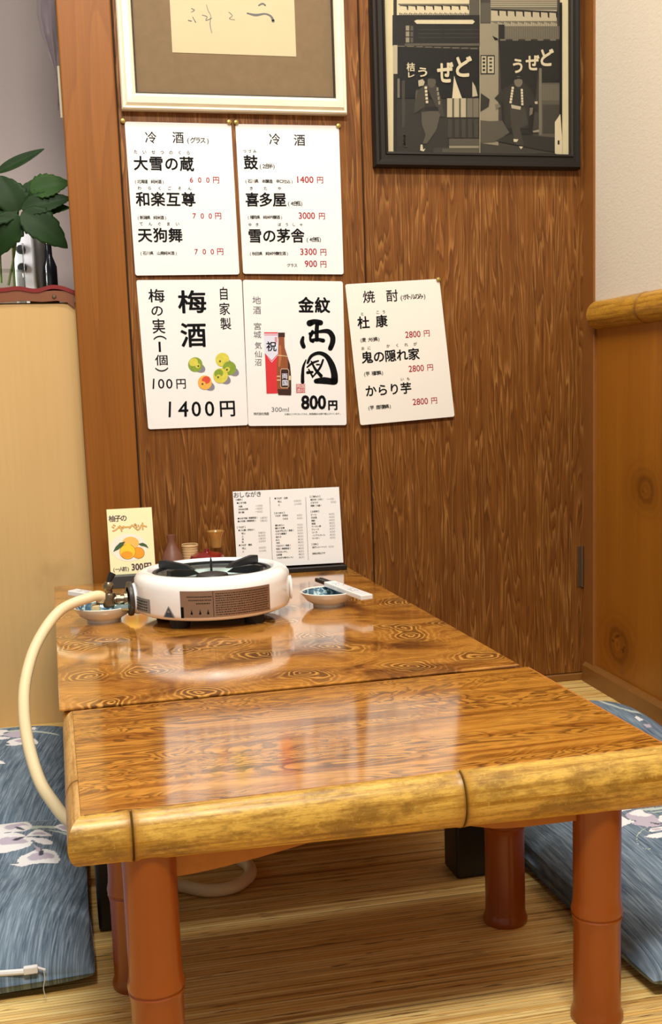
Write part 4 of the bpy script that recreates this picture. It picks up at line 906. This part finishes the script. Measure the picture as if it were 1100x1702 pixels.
# hose
hp = [V3((gx-.044, gy, gz)), onY(168, 991, gy-.004), onY(150, 993, gy-.012), onY(100, 1015, -.50), onY(62, 1068, -.55), onY(43, 1128, -.61), onY(40, 1182, -.67), onY(48, 1240, -.74), onY(66, 1298, -.80), onY(90, 1336, -.84), onY(114, 1364, -.875), V3((-.045, -.888, .085)), V3((.0, -.885, .045)), V3((.032, -.895, .018)), onZ(300, 1472, .010), onZ(345, 1480, .010), onZ(388, 1474, .010), onZ(414, 1456, .010), onZ(414, 1440, .010), onZ(398, 1428, .012), onZ(375, 1415, .014), V3((.10, -.78, .016))]
o = MB().tube(spline(hp, 10), .0088, 16).build('gas_hose', M['hose']); tag(o, 'cream rubber gas hose curving off the left table edge to the floor', 'hose')
p0 = onZ(290, 1449, .0); p1 = onZ(428, 1418, .0)
t = thing('gas_outlet_box', 'dark floor gas outlet box under the table', 'box', (.105, -.74, 0))
MB().bbox(-.085, .085, -.03, .05, 0, .03, .003, 2).build('box', M['black'], t); MB().bbox(-.087, .087, -.0330, -.0302, .004, .009, .001, 1).build('metal_edge', M['silver'], t)

# ------------------------------------------------------------------ dishes and chopsticks
def dish(label, x, y, r):
    t = thing('small_dish', label, 'dish', (x, y, HT), 0, 'small blue and white dishes')
    k = r/.05
    MB().lathe([(0, .004), (.024*k, .004), (.025*k, 0), (.028*k, 0), (.0285*k, .005), (.040*k, .012), (.0485*k, .023), (.050*k, .0265), (.0485*k, .0275), (.046*k, .0255)], seg=48).build('bowl', M['porcelain'], t)
    MB().lathe([(.0465*k, .0258), (.040*k, .016), (.026*k, .0085), (0, .0075)], seg=48).build('glazed_inside', blue_in, t)
    return t
s = N('blue_painted_glaze'); v = s.coords((60, 60, 60)); f = s.noise(v, 1, 3, .6, 1.2)
blue_in = s.base(s.ramp(f, [(.35, rgb(30, 48, 70)), (.5, rgb(64, 104, 126)), (.58, rgb(190, 214, 214)), (.66, rgb(40, 70, 96))]), .12, .5, 0, .5)
dc = onZ(546, 984, HT+.024)
dish('blue and white dish holding chopsticks, right of the stove', dc.x, dc.y, .0505)
dl = onZ(172, 1011, HT+.022)
dish('blue and white dish behind the gas cock, left of the stove', dl.x, dl.y, .0505)
def chopsticks(label, a, c, grp):
    """a = black tip end, c = sleeve end"""
    a, c = V3(a), V3(c); d = (c-a); L = d.length; d.normalize(); sd = d.cross(V3((0, 0, 1))).normalized(); up = sd.cross(d)
    R4 = Matrix((( d.x, sd.x, up.x, a.x), (d.y, sd.y, up.y, a.y), (d.z, sd.z, up.z, a.z), (0, 0, 0, 1)))
    t = thing('chopstick_set', label, 'chopsticks', a, 0, grp); Rl = R4.copy()
    for k in range(3): Rl[k][3] = 0
    for q in (-.0042, .0042): MB().bbox(0, L-.01, q-.0034, q+.0034, -.0034, .0034, .001, 1, 0, Rl).build('chopstick', M['iron'], t)
    sl = MB().bbox(.045, L, -.0115, .0115, -.0044, .0046, .0015, 2, 0, Rl)
    b = sl; rn = random.Random(5)
    for x in (.065, .072, .080, .088, .120, .128, .136, .144):
        for q in range(4): y = rn.uniform(-.007, .006); xx = x+rn.uniform(-.003, .003); b.box(xx, xx+rn.uniform(.001, .004), y, y+.0012, .00465, .00480, 1, Rl)
    sl.build('paper_sleeve', [M['paper'], simple('blue_ink', rgb(110, 124, 156), .5)], t)
    return t
chopsticks('black chopsticks in white paper sleeve across the right dish', onY(529, 963, -.36), onZ(610, 993, HT+.027), 'chopsticks in paper sleeves')
e0 = onZ(120, 984, HT+.034); e1 = onZ(214, 1000, HT+.026)
chopsticks('chopsticks in white paper sleeve on the left dish behind the hose', e1+V3((.02, -.02, 0)), e0, 'chopsticks in paper sleeves')

# ------------------------------------------------------------------ cards and condiments at the back of the table
s = N('acrylic'); acrylic = glassy('acrylic', (.98, .98, .98, 1), .03, .1)
q = [onY(386, 817, -.012), onY(562, 809, -.012), onY(567, 936, -.038), onY(394, 945, -.038)]
t = thing('menu_stand', 'white printed menu card in clear stand with black base at back', 'menu stand', (q[3].x, -.038, HT))
o0 = q[3].copy(); r = (q[1]-q[0]).normalized(); r.y = -.02; r.normalize(); up = (q[0]-q[3]); up = (up-r*up.dot(r)).normalized()
W_, H_ = (q[1]-q[0]).length, (q[0]-q[3]).length
base = V3((q[3].x, -.038, HT)); nn = r.cross(up).normalized()
def quadbox(o, a0, a1, b0, b1, n0, n1): return [o+r*a+up*b_+nn*c for a in (a0, a1) for b_ in (b0, b1) for c in (n0, n1)]
BX = [(0, 1, 3, 2), (4, 6, 7, 5), (0, 4, 5, 1), (2, 3, 7, 6), (0, 2, 6, 4), (1, 5, 7, 3)]
rel = o0-base
acc = MB(); acc.add(quadbox(o0, 0, W_, .0, H_, -.001, 0), BX)
MB().add(quadbox(rel, -.001, W_+.001, -.002, H_+.001, -.004, -.0012), BX).build('acrylic_panel', acrylic, t)
MB().bbox(-.002, W_+.004, -.022, .012, .0, .0095, .001, 1).build('base', M['black'], t)
sh = Sheet(o0, r, up, .0004)
def drop(sh, name, mats, root):
    o = sh.take(name, mats, None); o.parent = root; o.matrix_parent_inverse = Matrix.Translation(-V3(root.location)); return o
Zm = lambda x, y: (370+x/5.238, 790+y/5.238)
x0, yb = Zm(97, 196); x1, _ = Zm(340, 196); sh.cells('おしながき', x0, x1, yb, 9.2, 0, .004)
def ml(tx, x, y, xe=None, price=None, px_=None, h=3.2, off=.01):
    p = Zm(x, y); n = len(tx); sh.cells(tx, p[0], p[0]+n*h*.98, p[1], h, 0, off)
    if price: pp = Zm(px_, y-6); sh.cells(price, pp[0], pp[0]+len(price)*3.0, pp[1], 3.0, 0, 0)
rows = [('【鍋物】', 110, 222, None, 0), ('●どぜう鍋', 122, 250, None, 0), ('丸鍋', 138, 280, '一二〇〇', 285), ('ほねぬき鍋', 138, 305, '一三〇〇', 285), ('柳川鍋', 138, 332, '一三〇〇', 285), ('●なまず鍋（季節限定）', 130, 385, '二五〇〇', 325), ('●かき鍋（季節限定）', 130, 410, '二五〇〇', 325), ('【うなぎ】', 120, 462, None, 0), ('●うな重（肝吸付）', 136, 488, None, 0), ('特上', 165, 515, '三五〇〇', 310), ('上', 165, 540, '三〇〇〇', 310), ('並', 168, 565, '二五〇〇', 312), ('松', 168, 590, '二〇〇〇', 312), ('●うなぎ　蒲焼', 140, 618, None, 0), ('特上', 170, 645, '三三〇〇', 315), ('上', 170, 672, '二八〇〇', 316),
    ('●うなぎ　白焼', 450, 210, None, 0), ('特上', 480, 238, '三三〇〇', 620), ('上', 482, 265, '二八〇〇', 622), ('【おつまみ】', 445, 338, None, 0), ('うなぎ　肝焼き', 455, 362, '七〇〇', 645), ('うまき', 520, 388, '九〇〇', 648), ('鯉のあらい', 457, 445, '九〇〇', 650), ('鯉のうま煮', 457, 470, '九〇〇', 650), ('なまず天ぷら（季節）', 460, 495, '九〇〇', 650), ('どぜう唐揚げ', 460, 520, '六〇〇', 652), ('板わさ', 463, 546, '五〇〇', 655), ('ぬた', 463, 572, '五〇〇', 655), ('冷奴', 465, 598, '四〇〇', 657), ('やまかけ（季節）', 466, 624, '六〇〇', 657), ('枝豆（季節限定）', 466, 650, '四〇〇', 660), ('たたみいわし', 468, 676, '五〇〇', 660), ('お新香', 468, 702, '四〇〇', 662), ('うなぎの骨せんべい', 470, 728, '五〇〇', 664),
    ('【ご飯もの】', 755, 195, None, 0), ('親子丼（汁付）', 765, 222, '一一〇〇', 905), ('どぜう汁', 766, 248, '三〇〇', 940), ('御飯（大盛）', 766, 274, None, 0), ('【お飲物】', 762, 325, None, 0), ('ビール', 768, 352, '七〇〇', 925), ('日本酒', 770, 378, '六〇〇', 927), ('焼酎', 772, 404, '六〇〇', 928), ('梅酒', 774, 430, '五〇〇', 928), ('ウーロン茶', 774, 455, '三〇〇', 930), ('ジュース', 774, 480, '三〇〇', 930), ('コーラ', 776, 506, '三〇〇', 932), ('ノンアルコール', 778, 532, '五〇〇', 932), ('サイダー', 780, 558, '三〇〇', 933), ('【甘味】', 770, 610, None, 0), ('柚子シャーベット', 780, 636, '三〇〇', 920), ('価格は税込です', 780, 690, None, 0)]
for tx, x, y, pr, px_ in rows: ml(tx, x, y, None, pr, px_)
for xx0, xx1 in ((410, 432), (722, 745)):
    a, b_ = Zm(xx0, 190), Zm(xx1, 735); sh.stroke([a, b_], [.5, .5])
sh.acc = acc; sh.mats = [M['paper']]; sh.root = t; finish(sh, '', M['ink']); close(sh, 'card')

q = [onY(175, 847, -.085), onY(250, 843, -.085), onY(257, 950, -.10), onY(184, 955, -.10)]
t = thing('dessert_card', 'yellow card with citrus picture in dark holder left of the stove', 'card stand', (q[3].x, -.10, HT))
base = V3((q[3].x, -.10, HT)); r = (q[1]-q[0]).normalized(); up = q[0]-q[3]; up = (up-r*up.dot(r)).normalized(); nn = r.cross(up).normalized(); W_ = (q[1]-q[0]).length; H_ = (q[0]-q[3]).length
acc = MB(); acc.add(quadbox(q[3], 0, W_, -.004, H_, -.002, 0), BX)
MB().bbox(-.001, W_+.001, -.016, .018, 0, .0262, .002, 2).build('holder', simple('slate_plastic', rgb(58, 60, 60), .4), t)
sh = Sheet(q[3], r, up, .0004)
cm = [simple('plum_ink', rgb(74, 46, 66), .5), simple('cit_orange', rgb(246, 160, 40), .5, .4, 0, 0, .12, 300), simple('cit_yellow', rgb(252, 204, 52), .5, .4, 0, 0, .08, 300), simple('cit_leaf', rgb(60, 92, 52), .5), simple('cit_brown', rgb(140, 88, 36), .5), simple('cit_glow', rgb(246, 190, 96), .5), simple('cit_white', rgb(244, 236, 220), .5)]
sh.cells('柚子の', 181, 211, 867.5, 10.5, 0, .014); sh.cells('シャーベット', 186, 247, 884, 13, 4, .035); 
sh.fit('300', 219, 238.5, 948.5, 11.5, 0, .03); sh.cells('円', 240, 252, 947.5, 12.5, 0, .03); sh.cells('(一人前)', 186, 217, 950.5, 7.5, 0, .012)
sh.lift = .0006; sh.cells('シャーベット', 186, 247, 884, 13, 5, -.012); sh.lift = .0004
sh.oval(214, 910, 31, 23, 6, .0003); sh.oval(217, 903, 14, 11, 5, .0004)
sh.oval(230, 919, 10.2, 9.6, 4, .0006); sh.oval(230, 919, 9.6, 9.0, 1, .0007); sh.oval(212, 917, 13.4, 12.6, 4, .0008); sh.oval(212, 917, 12.8, 12.0, 2, .0009); sh.oval(211, 922, 10, 6, 1, .0010); sh.oval(212.5, 905, 4, 2.4, 2, .0010)
sh.poly([(188, 917), (192, 909), (199, 902), (208, 900), (204, 907), (197, 913)][::-1], 3, .0011); sh.poly([(230, 904), (237, 902), (243, 905), (247, 911), (240, 908), (234, 907)][::-1], 3, .0011)
sh.acc = acc; sh.mats = [M['yellow']]; sh.root = t; finish(sh, '', cm); close(sh, 'card')

def pos(u, v, z=HT): return onZ(u, v, z)
def stand(u, y): p = onY(u, 940, y); return (p.x, y, HT)
t = tag(MB().lathe([(0, 0), (.020, 0), (.0245, .008), (.0265, .024), (.0245, .042), (.017, .062), (.0100, .074), (.0076, .084), (.0088, .092), (.0090, .0965), (.007, .0965), (.005, .088)], stand(287, -.072), 32).build('ceramic_bottle', M['clay']), 'small brown clay sauce bottle behind the stove', 'bottle')
b = MB(); x, y, z = stand(317, -.062)
b.lathe([(0, .001), (.0125, .001), (.0130, 0), (.0165, .074), (.0168, .0765), (.0150, .0765), (.0115, .004)], (x, y, z), 28); t = thing('toothpick_holder', 'pale woven cane toothpick holder between clay bottle and red lid', 'holder', (x, y, z))
MB().lathe([(0, .001), (.0125, .001), (.0130, 0), (.0162, .070), (.0148, .070), (.0115, .004)], seg=28).build('cup', M['wicker'], t)
b = MB(); 
for k in range(12): b.lathe([(.01315+.0031*k/12, .004+k*.0055), (.0137+.0031*k/12, .0055+k*.0055), (.01320+.0031*k/12, .007+k*.0055)], seg=28)
b.lathe([(.0160, .068), (.0174, .0705), (.0165, .0745), (.0150, .0735)], seg=28); b.build('weave', M['wicker'], t)
x, y, z = stand(345, -.085); t = thing('lacquer_pot', 'low black condiment pot with glossy dark red lid', 'pot', (x, y, z))
MB().lathe([(0, 0), (.024, 0), (.031, .012), (.0335, .040), (.0325, .046), (0, .046)], seg=36).build('pot', M['black'], t)
MB().lathe([(.0348, .044), (.0352, .048), (.033, .053), (.022, .058), (.006, .0605), (.0055, .0655), (0, .0665)], seg=36).build('lid', M['redlac'], t)
x, y, z = stand(361, -.060); t = thing('glass_cruet', 'amber glass cruet with flared rim behind the red lid', 'cruet', (x, y, z))
MB().lathe([(0, .003), (.021, .003), (.022, .008), (.019, .035), (.012, .058), (.0095, .064), (.0115, .067)], seg=32).build('bottle', M['clear'], t)
MB().lathe([(.0098, .064), (.0110, .072), (.0125, .086), (.0165, .094), (.0185, .098), (.0170, .0985), (.0115, .088), (.0095, .074), (.006, .066), (0, .066)], seg=32).build('stopper', M['amber'], t)
MB().lathe([(0, .078), (.006, .079), (.0075, .085), (.0055, .091), (0, .092)], seg=20).build('stopper_knob', simple('amber_drop', rgb(236, 180, 80), .1, .5, 0, .5), t)

# ------------------------------------------------------------------ things on the counter at left
CZ = .872
vx = onY(8, 480, .16).x
t = thing('glass_vase', 'clear glass vase with water on counter at left', 'vase', (vx, .16, CZ))
MB().lathe([(0, .004), (.036, .004), (.040, 0), (.043, .006), (.044, .10), (.0435, .128), (.045, .13), (.0425, .128), (.0425, .008), (0, .007)], seg=40).build('glass', M['clear'], t)
MB().lathe([(0, .0075), (.042, .0085), (.042, .075), (0, .075)], seg=32).build('water', glassy('water', (.94, .96, .93, 1), .02, .1), t)
pt = thing('leafy_branch', 'dark green leafy plant standing in the glass vase', 'plant', (0, .14, CZ))
stem = simple('stem_green', rgb(120, 140, 84), .5)
hub = onY(30, 343, .12)
for i, (u, v, u2) in enumerate(((2, 470, 4), (24, 476, 18), (14, 474, 30))):
    a = onY(u, v, .165); c = onY(u2, 345, .125); mid = (a+c)/2+V3((.004*(i-1), 0, 0))
    MB().tube([p-V3((0, .14, CZ)) for p in spline([a, mid, c], 5)], .0026, 8).build('stem', stem, pt)
s = N('leaf_green'); f = s.noise(s.coords((40, 40, 40)), 1, 3); leafm = s.base(s.mix(f, rgb(16, 36, 10), rgb(34, 62, 20)), .55, .2)
s = N('leaf_light'); f = s.noise(s.coords((40, 40, 40)), 1, 3); leafl = s.base(s.mix(f, rgb(32, 62, 18), rgb(56, 90, 32)), .55, .2)
def leaf(a, c, wpx, y0, y1, m_, fold=.25, teeth=9, droop=.02):
    A_, C_ = onY(*a, y0), onY(*c, y1); d = C_-A_; L = d.length; d.normalize(); nrm = V3((0, -1, .35)); sd = d.cross(nrm).normalized(); nrm = sd.cross(d)
    wd = wpx*2.55/F_PX; n = 28; vs = []; K = 4
    for i in range(n+1):
        f = i/n; w_ = wd*(math.sin(PI*min(1, f**.72))**.8)*(1+.16*((f*teeth) % 1-.5) if .08 < f < .97 else 1)
        for k in range(-K, K+1):
            q = k/K; vs.append(A_+d*(L*f)+sd*(w_*q)+nrm*(fold*w_*abs(q)-droop*f*f) - V3((0, .14, CZ)))
    k2 = 2*K+1; b = MB(); b.add(vs, [(i*k2+k, (i+1)*k2+k, (i+1)*k2+k+1, i*k2+k+1) for i in range(n) for k in range(2*K)], 0, True)
    lf = b.build('leaf', m_, pt)
    mod = lf.modifiers.new('thickness', 'SOLIDIFY'); mod.thickness = .0007
    return lf
leaf((-6, 287), (74, 247), 9, .12, .12, leafm, .3, 1, 0)
leaf((50, 318), (113, 296), 20, .11, .10, leafl, .25, 7)
leaf((36, 348), (116, 322), 17, .10, .09, leafm)
leaf((45, 352), (112, 338), 13, .12, .10, leafl)
leaf((36, 352), (112, 402), 26, .09, .07, leafm, .2, 6, .03)
leaf((38, 350), (88, 392), 16, .11, .09, leafl, .2, 6)
leaf((30, 352), (2, 290), 26, .11, .10, leafm, .2, 6)
leaf((34, 345), (52, 297), 13, .115, .10, leafm, .3, 5)
leaf((30, 350), (-60, 345), 26, .11, .09, leafm, .2, 7)
leaf((28, 355), (-10, 418), 26, .10, .08, leafm, .2, 7, .03)
leaf((20, 345), (-40, 290), 22, .12, .10, leafm)
# white device, cylinder, black bottle, wood block
p = onY(46, 470, .24); t = thing('white_dispenser', 'white upright box with two dark round knobs behind the vase', 'box', (p.x, .24, CZ))
hgt = onY(46, 384, .24).z-CZ
MB().bbox(-.024, .020, -.02, .03, 0, hgt, .006, 3).build('case', simple('white_plastic', rgb(226, 226, 232), .35), t)
for zz in (onY(40, 445, .22).z-CZ, onY(40, 415, .22).z-CZ): MB().lathe([(.009, 0), (.010, .004), (.008, .008), (0, .009)], (-.008, -.0195, zz), 20, rot=Matrix.Rotation(PI/2, 3, 'X')).build('knob', M['iron'], t)
p = onY(68, 470, .26); hgt = onY(68, 392, .26).z-CZ; tag(MB().lathe([(0, 0), (.017, 0), (.018, .004), (.018, hgt-.004), (.016, hgt), (0, hgt)], (p.x, .27, CZ), 28).build('grey_canister', simple('grey_metal', rgb(150, 146, 142), .35, .5, .4)), 'grey cylinder canister behind the leaves on counter', 'canister')
p = onY(84, 470, .22); hgt = onY(84, 394, .22).z-CZ; tag(MB().lathe([(0, 0), (.014, 0), (.015, .004), (.015, hgt*.6), (.007, hgt*.75), (.0065, hgt*.9), (.008, hgt*.91), (.008, hgt), (0, hgt)], (p.x, .24, CZ), 28).build('dark_bottle', simple('dark_bottle_glass', rgb(36, 36, 44), .15, .5, 0, .4)), 'dark slim bottle beside the grey canister, near the post', 'bottle')
p = onY(73, 478, .10); tag(MB().bbox(p.x-.029, p.x+.029, .085, .12, CZ, CZ+.021, .002, 2).build('wood_block', simple('block_wood', rgb(150, 112, 66), .6, .3, 0, 0, .2, 60)), 'small plain wood block on the red cloth edge', 'block')
# white strip and clear vinyl hanging beside the post
p0, p1 = onY(97, 110, .05), onY(103, 196, .05)
tag(MB().tube([p0, (p0+p1)/2, p1], .0028, 10).build('hanging_rod', simple('ivory_rod', rgb(222, 210, 180), .4)), 'thin ivory rod hanging beside the left face of post', 'rod')
vs = []; 
for i in range(13):
    v = -200+i*32; e = 60+14*math.sin(i*.7)+ (i*2.2)
    for k in range(7): u = e+(96-e)*k/6; q = onY(u, v, .16+.012*math.sin(k*1.9+i*.4)); vs.append(q)
vin = N('clear_vinyl'); tr = vin.n('ShaderNodeBsdfTransparent'); mxs = vin.n('ShaderNodeMixShader'); mxs.inputs[0].default_value = .35; vin.l(tr.outputs[0], mxs.inputs[1]); vin.l(vin.b.outputs[0], mxs.inputs[2]); vin.l(mxs.outputs[0], vin.t.nodes['Material Output'].inputs[0]); vin.base(rgb(160, 146, 160), .25, .5)
o = MB().add(vs, [(i*7+k, (i+1)*7+k, (i+1)*7+k+1, i*7+k+1) for i in range(12) for k in range(6)], 0, True).build('vinyl_sheet', vin.m); tag(o, 'cloudy clear vinyl sheet hanging in the opening beside the post', 'vinyl sheet')
o.modifiers.new('thickness', 'SOLIDIFY').thickness = .0008
